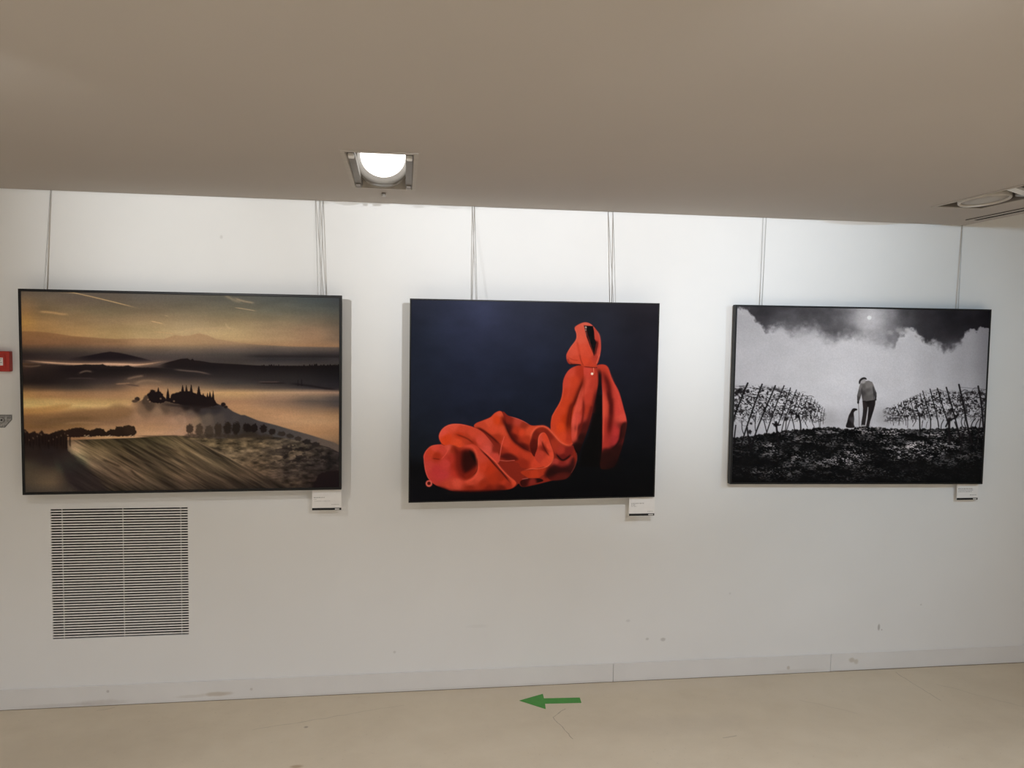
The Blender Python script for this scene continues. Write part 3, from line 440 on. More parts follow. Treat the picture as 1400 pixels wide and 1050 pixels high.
        for k in range(170):
            x = R.uniform(x0, x1); ya = np.interp(x, tp[:, 0], tp[:, 1]); yb = np.interp(x, bt[:, 0], bt[:, 1])
            h = yb - ya; y = ya + h * (R.uniform(.0, .95) if k % 3 else R.uniform(.55, .8)); L = h * R.uniform(.12, .34)
            an = R.uniform(-.5, .5) + (0 if k % 3 else 1.5 + R.uniform(-.4, .4)); cu = R.uniform(-.3, .3)
            dx, dy = np.cos(an) * L, np.sin(an) * L
            c.stroke([(x, y), (x + dx * .5 - dy * cu, y + dy * .5 + dx * cu), (x + dx, y + dy)], (34, 31, 32) if R.rand() < .75 else (96, 93, 95), R.uniform(.4, .8), .35, .8)
    tangle([(1000, 528), (1035, 527), (1060, 529), (1080, 533), (1100, 541), (1118, 553), (1130, 566)], [(1000, 580), (1050, 577), (1090, 575), (1118, 578), (1130, 580)], 1000, 1124, .25, 101)
    tangle([(1205, 560), (1225, 552), (1245, 543), (1262, 536), (1280, 533), (1310, 535), (1354, 531)], [(1205, 578), (1240, 576), (1280, 574), (1320, 574), (1354, 578)], 1208, 1356, .25, 111)
    c.ellipse(1133, 572, 9, 11, (140, 137, 139), .9, .4); c.ellipse(1208, 570, 10, 10, (130, 127, 129), .9, .45)
    bk = (20, 17, 18)
    Lp = [((178, 92), (110, 260), (60, 400), (45, 520), 13), ((305, 102), (240, 280), (170, 490), (125, 640), 12), ((422, 115), (340, 310), (265, 500), (210, 670), 11), ((500, 115), (440, 260), (385, 420), (340, 560), 9), ((556, 135), (510, 290), (460, 430), (450, 460), 8), ((610, 152), (560, 280), (510, 400), (480, 520), 7), ((636, 175), (600, 290), (560, 400), (505, 580), 6), ((667, 188), (630, 300), (610, 370), (600, 420), 6), ((710, 212), (680, 330), (660, 410), (655, 430), 5), ((745, 222), (715, 330), (700, 400), (690, 420), 5), ((775, 240), (750, 340), (735, 400), (730, 440), 4.5), ((800, 260), (780, 340), (765, 400), (760, 430), 4), ((818, 285), (800, 350), (785, 400), (780, 420), 4), ((845, 305), (830, 370), (825, 430), (822, 480), 4), ((862, 320), (855, 370), (850, 420), (848, 460), 3.5)]
    for p in Lp: c.stroke(P3(*p[:4]), bk, p[4] / 6.56 * 1.15, .45, .95)
    for p in [((320, 420), (335, 480), (350, 545), 8), ((560, 370), (585, 460), (600, 545), 8), ((520, 440), (515, 510), (505, 585), 8), ((560, 360), (620, 380), (645, 440), (650, 520), 13), ((430, 440), (440, 540), (452, 640), 18), ((400, 455), (440, 470), (470, 465), 12), ((175, 490), (185, 570), (205, 690), 14), ((75, 470), (65, 560), (60, 640), 12), ((250, 390), (245, 470), (250, 520), 7), ((130, 430), (130, 500), (150, 560), 7), ((665, 410), (690, 450), (710, 490), 5), ((740, 380), (750, 440), (770, 485), 6), ((700, 420), (690, 460), 5), ((800, 400), (812, 450), (815, 485), 5)]:
        c.stroke(P3(*p[:-1]), bk, p[-1] / 6.56, .5, .92)
    for x, y, r in [(105, 160, 22), (80, 180, 18), (180, 165, 16), (200, 530, 18), (520, 415, 18), (330, 320, 15), (540, 190, 10), (480, 205, 10), (380, 150, 12), (210, 455, 12), (430, 465, 20), (600, 200, 8), (560, 350, 14), (620, 390, 16), (740, 400, 9)]:
        c.ellipse(*P3((x, y))[0], r / 6.56, r / 6.56, bk, .4, .9, wob=1.2, seed=int(x + y), wf=.6)
    for w in [((65, 120), (200, 130), (320, 145), (450, 165), (560, 180)), ((70, 200), (250, 190), (420, 200), (600, 240), (760, 280)), ((300, 120), (460, 165), (600, 205)), ((65, 260), (300, 250), (560, 290), (820, 350))]:
        c.stroke(P3(*w), (60, 56, 58), .6, .4, .65)
    Rp = [((727, 105), (770, 290), (800, 440), (850, 640), 15), ((903, 120), (930, 260), (945, 400), (955, 520), 15), ((612, 130), (655, 270), (700, 430), (738, 580), 12), ((530, 138), (570, 270), (610, 390), (640, 470), 10), ((465, 145), (500, 280), (530, 400), (545, 480), 9), ((398, 162), (430, 280), (460, 380), (475, 420), 8), ((375, 190), (400, 300), (415, 380), (420, 420), 7), ((318, 212), (345, 310), (365, 390), (372, 420), 6.5), ((282, 228), (305, 310), (330, 410), (335, 430), 6), ((255, 235), (280, 340), (300, 410), (310, 440), 5), ((222, 250), (245, 350), (262, 420), (262, 490), 5), ((205, 268), (228, 360), (245, 430), (247, 470), 4.5), ((180, 285), (200, 360), (220, 430), (222, 460), 4), ((152, 298), (172, 370), (185, 430), (190, 470), 4), ((128, 308), (145, 370), (155, 420), (157, 450), 3.5), ((102, 314), (120, 380), (130, 430), (132, 470), 3.2), ((80, 318), (95, 370), (105, 420), (110, 460), 2.6), ((62, 320), (72, 370), (80, 410), (85, 450), 2.4)]
    for i, p in enumerate(Rp): c.stroke(P4(*p[:4]), bk, p[4] / 6.56 * 1.1, .45, .95 if i < 12 else .7)
    for p in [((640, 420), (640, 520), (648, 640), 22), ((610, 480), (640, 430), (700, 400), (720, 370), 16), ((470, 410), (470, 490), (458, 575), 11), ((790, 490), (765, 560), (740, 720), 14), ((690, 440), (715, 510), (740, 600), 10), ((370, 380), (372, 450), (375, 520), 12), ((540, 460), (545, 500), (550, 560), 7), ((930, 400), (915, 500), (900, 600), 11), ((760, 400), (750, 440), (760, 480), 8), ((790, 400), (780, 450), (790, 480), 8), ((880, 410), (855, 440), (840, 480), 9), ((910, 420), (890, 450), (880, 480), 8), ((590, 420), (570, 460), (565, 500), 8), ((340, 430), (320, 460), (310, 480), 6), ((400, 430), (395, 460), (390, 490), 6), ((440, 440), (432, 470), (430, 490), 5), ((200, 410), (185, 440), (178, 470), 4), ((150, 420), (140, 445), (135, 470), 3)]:
        c.stroke(P4(*p[:-1]), bk, p[-1] / 6.56, .5, .92)
    for x, y, r in [(640, 240, 16), (850, 175, 16), (810, 230, 20), (560, 180, 14), (690, 180, 12), (700, 390, 20), (640, 420, 24), (480, 380, 12), (390, 380, 14), (560, 360, 12), (920, 180, 18), (740, 250, 12), (880, 250, 16), (960, 240, 12), (660, 330, 16), (340, 340, 10)]:
        c.ellipse(*P4((x, y))[0], r / 6.56, r / 6.56 * .8, bk, .4, .9, wob=1.2, seed=int(x + y), wf=.6)
    for w in [((420, 180), (560, 182), (720, 182), (840, 180), (980, 150)), ((740, 128), (860, 140), (980, 148)), ((320, 225), (460, 240), (620, 250), (800, 300), (980, 280)), ((460, 170), (540, 160), (620, 165))]:
        c.stroke(P4(*w), (50, 47, 49), .6, .4, .7)
    # man seen from behind
    tr = (36, 31, 31)
    c.shape(P5((500, 500), (690, 490), (685, 560), (665, 640), (640, 720), (615, 800), (600, 875), (552, 875), (575, 760), (585, 640), (580, 600), (565, 700), (555, 780), (545, 860), (484, 860), (490, 800), (505, 700), (510, 620)), P5((540, 560, (44, 37, 37)), (630, 560, (34, 29, 29)), (520, 720, (40, 35, 35)), (610, 720, (30, 26, 26)), (580, 540, (26, 22, 22))), .45, False, r=5)
    c.stroke(P5((582, 600), (572, 700), (555, 800), (548, 850)), (165, 162, 163), 1.1, .5, .85)
    sw = [(570, 300, (112, 108, 105)), (620, 280, (112, 108, 106)), (600, 400, (100, 96, 94)), (560, 460, (84, 80, 78)), (650, 470, (96, 92, 90)), (520, 300, (88, 84, 82)), (640, 380, (100, 96, 95)), (515, 400, (66, 62, 61)), (580, 350, (84, 80, 78)), (620, 440, (88, 84, 82))]
    c.shape(P5((470, 255), (520, 225), (590, 215), (640, 235), (665, 290), (690, 360), (703, 390), (706, 440), (695, 495), (680, 490), (678, 440), (668, 430), (680, 490), (560, 510), (500, 495), (495, 440), (490, 400), (470, 470), (450, 520), (425, 500), (424, 430), (440, 360), (455, 300)), P5(*sw) + P5((450, 400, (88, 84, 83)), (440, 480, (60, 56, 56)), (690, 400, (56, 52, 52)), (690, 470, (40, 36, 36)), (465, 300, (110, 106, 104))), .45, False, r=3.6)
    c.stroke(P5((490, 300), (494, 400), (505, 490)), (52, 48, 48), 1.6, .9, .8)
    c.stroke(P5((650, 280), (668, 400), (680, 480)), (40, 37, 37), 1.6, .9, .8)
    c.ellipse(*P5((440, 525))[0], 1.4, 2.2, (30, 26, 26), .4); c.ellipse(*P5((690, 485))[0], 1.2, 1.8, (34, 30, 30), .4)
    c.ellipse(*P5((505, 215))[0], 4.2, 4.0, (150, 146, 145), .3)
    c.shape(P5((452, 265), (448, 225), (470, 190), (510, 168), (550, 175), (560, 200), (520, 195), (480, 220), (470, 250)), (34, 30, 31), .45)
    c.stroke(P5((445, 545), (452, 700), (458, 875)), (62, 58, 58), .8, .4, .85)
    c.stroke(P5((500, 855), (550, 862)), (150, 148, 148), 1.3, .6, .7); c.stroke(P5((480, 885), (610, 880)), (14, 12, 12), 2.2, 1, .9)
    # dog
    c.shape(P5((270, 885), (285, 800), (305, 720), (330, 670), (355, 625), (385, 612), (425, 622), (425, 640), (400, 650), (378, 680), (385, 760), (380, 840), (388, 890)), P5((340, 700, (34, 30, 30)), (310, 820, (28, 24, 24)), (360, 780, (58, 54, 55)), (380, 630, (26, 22, 22))), .45, r=4)
    n = (fbm(X * .9, Y * .9, 121, 2) - .5)[..., None]
    c.C *= 1 + n * .08
    return np.clip(c.C, 0, 255)
# ------------------------------------------------------------------ helpers
SC = bpy.context.scene
COL = SC.collection

def lin(c):
    c = np.asarray(c, float) / 255.0
    return np.where(c <= .04045, c / 12.92, ((c + .055) / 1.055) ** 2.4)

def obj(name, bm, mat, parent=None, smooth=False):
    me = bpy.data.meshes.new(name)
    bm.normal_update()
    bm.to_mesh(me); bm.free()
    if smooth:
        for p in me.polygons: p.use_smooth = True
    o = bpy.data.objects.new(name, me)
    COL.objects.link(o)
    if mat: me.materials.append(mat)
    if parent: o.parent = parent
    return o

def tag(o, label, cat, group=None):
    o['label'] = label; o['category'] = cat
    if group: o['group'] = group
    return o

def thing(name, label, cat, loc, group=None):
    o = bpy.data.objects.new(name, None); COL.objects.link(o)
    o.location = loc; o.empty_display_size = .05
    return tag(o, label, cat, group)

def struct(o):
    o['kind'] = 'structure'; return o

def box(bm, x0, x1, y0, y1, z0, z1, bev=0.0, seg=2):
    v = [bm.verts.new((x, y, z)) for x in (x0, x1) for y in (y0, y1) for z in (z0, z1)]
    f = [(0, 1, 3, 2), (4, 6, 7, 5), (0, 4, 5, 1), (2, 3, 7, 6), (0, 2, 6, 4), (1, 5, 7, 3)]
    fs = [bm.faces.new([v[i] for i in q]) for q in f]
    if bev:
        ed = list({e for q in fs for e in q.edges})
        bmesh.ops.bevel(bm, geom=ed, offset=bev, segments=seg, affect='EDGES', profile=.5)
    return bm

def prism(bm, pts, y0, y1, axis='y'):
    """extrude a polygon: pts are (x,z) along y, or (x,y) along z"""
    mk = (lambda p, t: (p[0], t, p[1])) if axis == 'y' else (lambda p, t: (p[0], p[1], t))
    a = [bm.verts.new(mk(p, y0)) for p in pts]; b = [bm.verts.new(mk(p, y1)) for p in pts]
    bm.faces.new(a); bm.faces.new(list(reversed(b)))
    n = len(pts)
    for i in range(n): bm.faces.new((a[i], b[i], b[(i + 1) % n], a[(i + 1) % n]))
    bmesh.ops.recalc_face_normals(bm, faces=bm.faces[:])
    return bm

def lathe(bm, prof, n=48, M=None, closed=False):
    """prof: (r, h) pairs turned about the local z axis"""
    rings = []
    for r, h in prof:
        if r < 1e-6: rings.append([bm.verts.new((0, 0, h))])
        else: rings.append([bm.verts.new((r * math.cos(2 * math.pi * k / n), r * math.sin(2 * math.pi * k / n), h)) for k in range(n)])
    pairs = list(zip(rings[:-1], rings[1:])) + ([(rings[-1], rings[0])] if closed else [])
    for a, b in pairs:
        for k in range(n):
            k2 = (k + 1) % n
            if len(a) == 1 and len(b) == 1: continue
            if len(a) == 1: bm.faces.new((a[0], b[k], b[k2]))
            elif len(b) == 1: bm.faces.new((a[k], b[0], a[k2]))
            else: bm.faces.new((a[k], b[k], b[k2], a[k2]))
    if M is not None: bmesh.ops.transform(bm, matrix=M, verts=bm.verts[:])
    bmesh.ops.recalc_face_normals(bm, faces=bm.faces[:])
    return bm

def tube(bm, pts, r, n=8):
    pts = [Vector(p) for p in pts]; rings = []
    for i, p in enumerate(pts):
        t = (pts[min(i + 1, len(pts) - 1)] - pts[max(i - 1, 0)]).normalized()
        a = t.cross(Vector((0, 1, 0)));
        if a.length < 1e-4: a = t.cross(Vector((1, 0, 0)))
        a.normalize(); b = t.cross(a)
        rings.append([bm.verts.new(p + (a * math.cos(2 * math.pi * k / n) + b * math.sin(2 * math.pi * k / n)) * r) for k in range(n)])
    for A, B in zip(rings[:-1], rings[1:]):
        for k in range(n): bm.faces.new((A[k], A[(k + 1) % n], B[(k + 1) % n], B[k]))
    bm.faces.new(list(reversed(rings[0]))); bm.faces.new(rings[-1])
    bmesh.ops.recalc_face_normals(bm, faces=bm.faces[:])
    return bm

def slab(bm, us, vs, holes, t0, t1, put):
    """a thick sheet over the grid us x vs with rectangular holes; put(u, v, t) -> point"""
    cells = set()
    for i in range(len(us) - 1):
        for j in range(len(vs) - 1):
            cu, cv = (us[i] + us[i + 1]) / 2, (vs[j] + vs[j + 1]) / 2
            if not any(a < cu < b and c < cv < d for a, b, c, d in holes): cells.add((i, j))
    cache = {}
    def V(i, j, t):
        k = (i, j, t)
        if k not in cache: cache[k] = bm.verts.new(put(us[i], vs[j], t))
        return cache[k]
    for i, j in cells:
        for t in (t0, t1): bm.faces.new((V(i, j, t), V(i + 1, j, t), V(i + 1, j + 1, t), V(i, j + 1, t)))
        for di, dj, e in ((-1, 0, ((i, j), (i, j + 1))), (1, 0, ((i + 1, j), (i + 1, j + 1))), (0, -1, ((i, j), (i + 1, j))), (0, 1, ((i, j + 1), (i + 1, j + 1)))):
            if (i + di, j + dj) not in cells:
                (a, b), (c, d) = e
                bm.faces.new((V(a, b, t0), V(c, d, t0), V(c, d, t1), V(a, b, t1)))
    bmesh.ops.recalc_face_normals(bm, faces=bm.faces[:])
    return bm

# ------------------------------------------------------------------ materials
class Mat:
    def __init__(s, name, col=(.8, .8, .8), rough=.6, metal=0, spec=.3):
        s.m = bpy.data.materials.new(name); s.m.use_nodes = True
        s.t = s.m.node_tree; s.b = s.t.nodes['Principled BSDF']
        s.b.inputs['Base Color'].default_value = (*col, 1); s.b.inputs['Roughness'].default_value = rough
        s.b.inputs['Metallic'].default_value = metal; s.b.inputs['Specular IOR Level'].default_value = spec
    def n(s, kind, **kw):
        q = s.t.nodes.new(kind)
        for k, v in kw.items(): setattr(q, k, v)
        return q
    def l(s, a, b): s.t.links.new(a, b)
    def pos(s):
        if not hasattr(s, '_p'):
            s._p = s.n('ShaderNodeTexCoord').outputs['Object']
        return s._p
    def math(s, op, a, b=None, c=None, clamp=False):
        q = s.n('ShaderNodeMath', operation=op, use_clamp=clamp)
        for i, v in enumerate((a, b, c)):
            if v is None: continue
            if isinstance(v, (int, float)): q.inputs[i].default_value = v
            else: s.l(v, q.inputs[i])
        return q.outputs[0]
    def noise(s, scale, detail=4, rough=.55, stretch=None, dist=0):
        q = s.n('ShaderNodeTexNoise'); q.inputs['Scale'].default_value = scale; q.inputs['Detail'].default_value = detail
        q.inputs['Roughness'].default_value = rough; q.inputs['Distortion'].default_value = dist
        if stretch:
            mp_ = s.n('ShaderNodeMapping'); mp_.inputs['Scale'].default_value = stretch
            s.l(s.pos(), mp_.inputs['Vector']); s.l(mp_.outputs[0], q.inputs['Vector'])
        else: s.l(s.pos(), q.inputs['Vector'])
        return q.outputs['Fac']
    def ramp(s, fac, stops):
        q = s.n('ShaderNodeValToRGB'); e = q.color_ramp.elements
        while len(e) < len(stops): e.new(.5)
        for el, (p, c) in zip(e, stops): el.position = p; el.color = (*c, 1)
        s.l(fac, q.inputs[0]); return q.outputs[0]
    def mix(s, fac, a, b):
        q = s.n('ShaderNodeMix', data_type='RGBA')
        for sock, v in ((q.inputs[0], fac), (q.inputs[6], a), (q.inputs[7], b)):
            if isinstance(v, (int, float)): sock.default_value = v
            elif isinstance(v, tuple): sock.default_value = (*v, 1)
            else: s.l(v, sock)
        return q.outputs[2]
    def spot(s, c, r, soft=.5, wob=.4, nscale=30):
        """mask of a stain: an ellipsoid of radii r about c with a ragged rim"""
        mp_ = s.n('ShaderNodeMapping', vector_type='POINT')
        mp_.inputs['Scale'].default_value = tuple(1 / q for q in r); mp_.inputs['Location'].default_value = tuple(-a / q for a, q in zip(c, r))
        s.l(s.pos(), mp_.inputs['Vector'])
        le = s.n('ShaderNodeVectorMath', operation='LENGTH'); s.l(mp_.outputs[0], le.inputs[0])
        d = le.outputs['Value']
        if wob: d = s.math('ADD', d, s.math('MULTIPLY', s.math('SUBTRACT', s.noise(nscale, 3), .5), wob * 2))
        q = s.n('ShaderNodeMapRange', interpolation_type='SMOOTHSTEP'); s.l(d, q.inputs[0])
        q.inputs[1].default_value = 1 + soft; q.inputs[2].default_value = max(0., 1 - soft); q.inputs[3].default_value = 0; q.inputs[4].default_value = 1
        return q.outputs[0]
    def seg(s, a, b, w, wob=.01):
        """mask of a hairline from a to b on the ground"""
        v = s.pos()
        if wob:
            nz = s.n('ShaderNodeTexNoise'); nz.inputs['Scale'].default_value = 14; s.l(v, nz.inputs['Vector'])
            sc = s.n('ShaderNodeVectorMath', operation='MULTIPLY_ADD'); s.l(nz.outputs['Color'], sc.inputs[0])
            sc.inputs[1].default_value = (wob, wob, 0); s.l(v, sc.inputs[2]); v = sc.outputs[0]
        a = Vector(a); b = Vector(b); e = b - a; L = e.length; u = e / L; nrm = Vector((-u.y, u.x, 0))
        d1 = s.n('ShaderNodeVectorMath', operation='DOT_PRODUCT'); s.l(v, d1.inputs[0]); d1.inputs[1].default_value = u
        d2 = s.n('ShaderNodeVectorMath', operation='DOT_PRODUCT'); s.l(v, d2.inputs[0]); d2.inputs[1].default_value = nrm
        al = s.math('ABSOLUTE', s.math('SUBTRACT', d1.outputs['Value'], u.dot(a) + L / 2 + wob / 2 * (u.x + u.y)))
        ac = s.math('ABSOLUTE', s.math('SUBTRACT', d2.outputs['Value'], nrm.dot(a) + wob / 2 * (nrm.x + nrm.y)))
        m1 = s.math('LESS_THAN', al, L / 2)
        q = s.n('ShaderNodeMapRange'); s.l(ac, q.inputs[0]); q.inputs[1].default_value = w; q.inputs[2].default_value = w * .3; q.inputs[3].default_value = 0; q.inputs[4].default_value = 1
        return s.math('MULTIPLY', m1, q.outputs[0])
    def bump(s, h, strength=.1, dist=.002):
        q = s.n('ShaderNodeBump'); q.inputs['Strength'].default_value = strength; q.inputs['Distance'].default_value = dist
        s.l(h, q.inputs['Height']); s.l(q.outputs[0], s.b.inputs['Normal'])
    def base(s, c): s.l(c, s.b.inputs['Base Color'])

def plain(name, rgb, rough=.5, metal=0, spec=.4, var=.06, scale=40):
    """a paint, metal or plastic with a faint uneven tone"""
    m = Mat(name, rgb, rough, metal, spec)
    f = m.noise(scale, 3)
    m.base(m.ramp(f, [(.3, tuple(c * (1 - var) for c in rgb)), (.7, tuple(min(1, c * (1 + var)) for c in rgb))]))
    return m.m

def wall_mat():
    m = Mat('white_wall_paint', (.8, .79, .77), .7, 0, .25)
    f = m.noise(1.6, 4)
    c = m.ramp(f, [(.3, (.742, .737, .724)), (.7, (.772, .768, .757))])
    for ctr, r, a in [((1.28, 0, .2), (.012, .05, .008), .35), ((1.20, 0, .205), (.008, .05, .006), .3), ((2.43, 0, .22), (.006, .05, .016), .5), ((2.447, 0, .205), (.004, .05, .004), .4), ((-.80, 0, 2.10), (.006, .05, .008), .2), ((1.1, 0, .30), (.01, .05, .006), .18), ((-.03, 0, .19), (.006, .05, .006), .25), ((2.66, 0, .33), (.006, .05, .004), .25), ((1.62, 0, .42), (.006, .05, .006), .15), ((.36, 0, .30), (.05, .05, .008), .06)]:
        c = m.mix(m.math('MULTIPLY', m.spot(ctr, r), a), c, (.22, .19, .16))
    m.base(c); m.bump(m.noise(220, 3), .12, .001)
    return m.m

def base_mat():
    m = Mat('skirting_paint', (.74, .72, .70), .55, 0, .3)
    c = m.ramp(m.noise(2.5, 4), [(.3, (.675, .66, .64)), (.7, (.73, .716, .698))])
    for ctr, r, a, col in [((-.83, 0, .030), (.06, .05, .009), .5, (.42, .33, .22)), ((-.94, 0, .024), (.06, .05, .007), .25, (.42, .36, .28)), ((-1.33, 0, .015), (.10, .05, .012), .3, (.40, .34, .30)), ((2.285, 0, .055), (.014, .05, .012), .5, (.42, .35, .25)), ((2.31, 0, .045), (.012, .05, .012), .45, (.42, .35, .25)), ((1.94, 0, .03), (.008, .05, .010), .5, (.40, .33, .25)), ((-1.30, 0, .065), (.006, .05, .006), .5, (.3, .27, .26)), ((-.68, 0, .045), (.006, .05, .006), .4, (.35, .30, .27)), ((-1.5, 0, .01), (.15, .05, .008), .3, (.42, .38, .36)), ((2.0, 0, .012), (.12, .05, .009), .2, (.45, .40, .34)), ((.2, 0, .006), (1.2, .05, .006), .12, (.40, .35, .28))]:
        c = m.mix(m.math('MULTIPLY', m.spot(ctr, r), a), c, col)
    m.base(c); return m.m

def floor_mat():
    m = Mat('poured_beige_floor', (.5, .43, .34), .5, 0, .3)
    f = m.math('ADD', m.math('MULTIPLY', m.noise(1.3, 5, .6, (1, 1.6, 1), .4), .65), m.math('MULTIPLY', m.noise(7, 5, .65), .35))
    c = m.ramp(f, [(.28, (.565, .475, .352)), (.5, (.622, .532, .40)), (.72, (.67, .58, .445))])
    c = m.mix(m.math('MULTIPLY', m.math('GREATER_THAN', m.noise(60, 2), .70), .18), c, (.30, .24, .17))
    for a, b, w, s in [((.735, -.255, 0), (.67, -.33, 0), .0028, .5), ((.67, -.33, 0), (.715, -.52, 0), .0028, .55), ((2.50, -.05, 0), (2.52, -.36, 0), .0030, .4), ((-.62, -.30, 0), (-.25, -.21, 0), .003, .3), ((-.25, -.21, 0), (.02, -.14, 0), .0025, .25), ((-1.33, -.05, 0), (-1.26, -.028, 0), .0025, .5), ((1.85, -.28, 0), (2.05, -.44, 0), .003, .22), ((1.35, -.58, 0), (1.42, -.57, 0), .005, .35), ((2.62, -.2, 0), (2.95, -.55, 0), .003, .25)]:
        c = m.mix(m.math('MULTIPLY', m.seg(a, b, w, .03), s), c, (.18, .14, .10))
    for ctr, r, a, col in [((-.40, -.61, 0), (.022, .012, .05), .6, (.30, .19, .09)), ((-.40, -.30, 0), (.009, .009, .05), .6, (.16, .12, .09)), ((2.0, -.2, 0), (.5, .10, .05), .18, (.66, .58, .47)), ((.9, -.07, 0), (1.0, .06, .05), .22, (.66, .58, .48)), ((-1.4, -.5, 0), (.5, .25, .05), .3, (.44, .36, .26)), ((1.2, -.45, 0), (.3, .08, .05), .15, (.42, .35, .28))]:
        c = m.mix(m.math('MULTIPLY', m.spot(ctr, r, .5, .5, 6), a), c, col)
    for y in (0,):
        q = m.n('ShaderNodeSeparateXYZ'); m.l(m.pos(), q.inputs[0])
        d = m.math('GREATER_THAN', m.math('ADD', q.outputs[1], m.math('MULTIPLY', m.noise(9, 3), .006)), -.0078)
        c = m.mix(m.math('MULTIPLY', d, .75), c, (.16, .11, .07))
    m.base(c); m.bump(m.noise(90, 3), .06, .001)
    return m.m

W_WALL = wall_mat(); W_BASE = base_mat(); W_FLOOR = floor_mat()
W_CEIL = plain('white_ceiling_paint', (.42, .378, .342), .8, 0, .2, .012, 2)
M_BLACK = plain('black_frame_lacquer', (.009, .0085, .0085), .45, 0, .25)
M_STEEL = plain('hanging_cable_steel', (.48, .47, .455), .4, .35, .5)
M_WHITE = plain('white_enamel', (.72, .70, .67), .4, 0, .4)
M_GRILLE = plain('white_grille_paint', (.77, .755, .73), .5, 0, .35)
M_DARK = plain('dark_duct_interior', (.020, .017, .015), .8, 0, .1)
M_SLOT = plain('slot_shadow_black', (.015, .012, .012), .8, 0, .1)
M_CARD = plain('white_card', (.80, .78, .76), .6, 0, .25, .02)
M_INK = plain('black_ink', (.02, .02, .02), .55, 0, .25)
M_GREYINK = plain('grey_ink', (.22, .21, .20), .6, 0, .2)
M_LOGO = plain('pale_logo_ink', (.6, .59, .58), .6, 0, .2)
M_RING = plain('grey_lamp_ring', (.20, .185, .165), .4, .2, .5)
M_RIM = plain('pale_lamp_rim', (.50, .46, .41), .4, 0, .4)
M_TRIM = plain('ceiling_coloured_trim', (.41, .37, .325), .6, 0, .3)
M_RED = plain('red_plastic', (.42, .032, .022), .4, 0, .4)
M_SIGNGREY = plain('sign_grey_ink', (.20, .20, .20), .6, 0, .2, .5, 260)
M_SIGNPLATE = plain('sign_mottled_plate', (.33, .325, .32), .6, 0, .25, .45, 160)
M_GREEN = plain('green_vinyl', (.055, .27, .038), .5, 0, .35, .08, 30)
M_ZINC = plain('satin_zinc', (.42, .40, .37), .35, .8, .5)
M_GREYMETAL = plain('dull_grey_bracket', (.20, .175, .15), .5, .3, .4)
M_BACK = plain('grey_panel_back', (.25, .24, .23), .7, 0, .2)

# ------------------------------------------------------------------ room
ZC = 2.274            # underside of the lowered ceiling
XE = 2.793            # its right-hand end
VX0, VX1, VZ0, VZ1 = -1.528, -.953, .3095, .8925     # ventilation opening
# wall with the pictures: thick, with a real opening behind the grille
bm = bmesh.new()
slab(bm, [-4, VX0, VX1, 5.2], [0, VZ0, VZ1, 2.9], [(VX0, VX1, VZ0, VZ1)], 0, .18, lambda u, v, t: (u, t, v))
struct(obj('wall_back', bm, W_WALL))
bm = bmesh.new(); box(bm, -4, 5.2, -7, .18, -.1, 0); struct(obj('floor', bm, W_FLOOR))
bm = bmesh.new(); box(bm, -4.15, -4, -7, .18, -.1, 2.9); struct(obj('wall_left', bm, W_WALL))
bm = bmesh.new(); box(bm, 5.2, 5.35, -7, .18, -.1, 2.9); struct(obj('wall_right', bm, W_WALL))
bm = bmesh.new(); box(bm, -4.15, 5.35, -7.15, -7, -.1, 2.9); struct(obj('wall_front', bm, W_WALL))
LX0, LX1, LY0, LY1 = -.194, .032, -1.004, -.385         # opening of the lit lamp
RX0, RX1, RY0, RY1 = 2.291, 2.503, -1.478, -.483       # opening of the unlit pair
bm = bmesh.new()
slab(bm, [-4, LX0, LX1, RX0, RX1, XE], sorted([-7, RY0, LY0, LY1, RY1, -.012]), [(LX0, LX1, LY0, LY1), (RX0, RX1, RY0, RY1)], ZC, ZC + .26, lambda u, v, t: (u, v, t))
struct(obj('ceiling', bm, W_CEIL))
bm = bmesh.new(); box(bm, -4.15, 5.35, -7.15, .18, 2.9, 3.05); struct(obj('ceiling_upper', bm, W_CEIL))
# skirting boards, three lengths butted end to end
for nm, x0, x1, d in (('baseboard_left', -4, 1.0285, .007), ('baseboard_middle', 1.0305, 2.167, .007), ('baseboard_right', 2.1715, 5.2, .004)):
    bm = bmesh.new(); box(bm, x0, x1, -d, 0, 0, .0915, .002, 2); struct(obj(nm, bm, W_BASE))

# ------------------------------------------------------------------ framed photographs
def homography(px):
    """unit square (u right, v down) -> the four given points TL, TR, BL, BR"""
    src = [(0, 0), (1, 0), (0, 1), (1, 1)]; A = []; b = []
    for (u, v), (x, y) in zip(src, px):
        A.append([u, v, 1, 0, 0, 0, -u * x, -v * x]); b.append(x)
        A.append([0, 0, 0, u, v, 1, -u * y, -v * y]); b.append(y)
    h = np.linalg.solve(np.array(A, float), np.array(b, float))
    return np.append(h, 1).reshape(3, 3)

def print_mat(name, gain):
    m = Mat(name, (.5, .5, .5), .5, 0, .03)
    a = m.n('ShaderNodeAttribute', attribute_name='ink'); m.base(a.outputs['Color'])
    return m.m

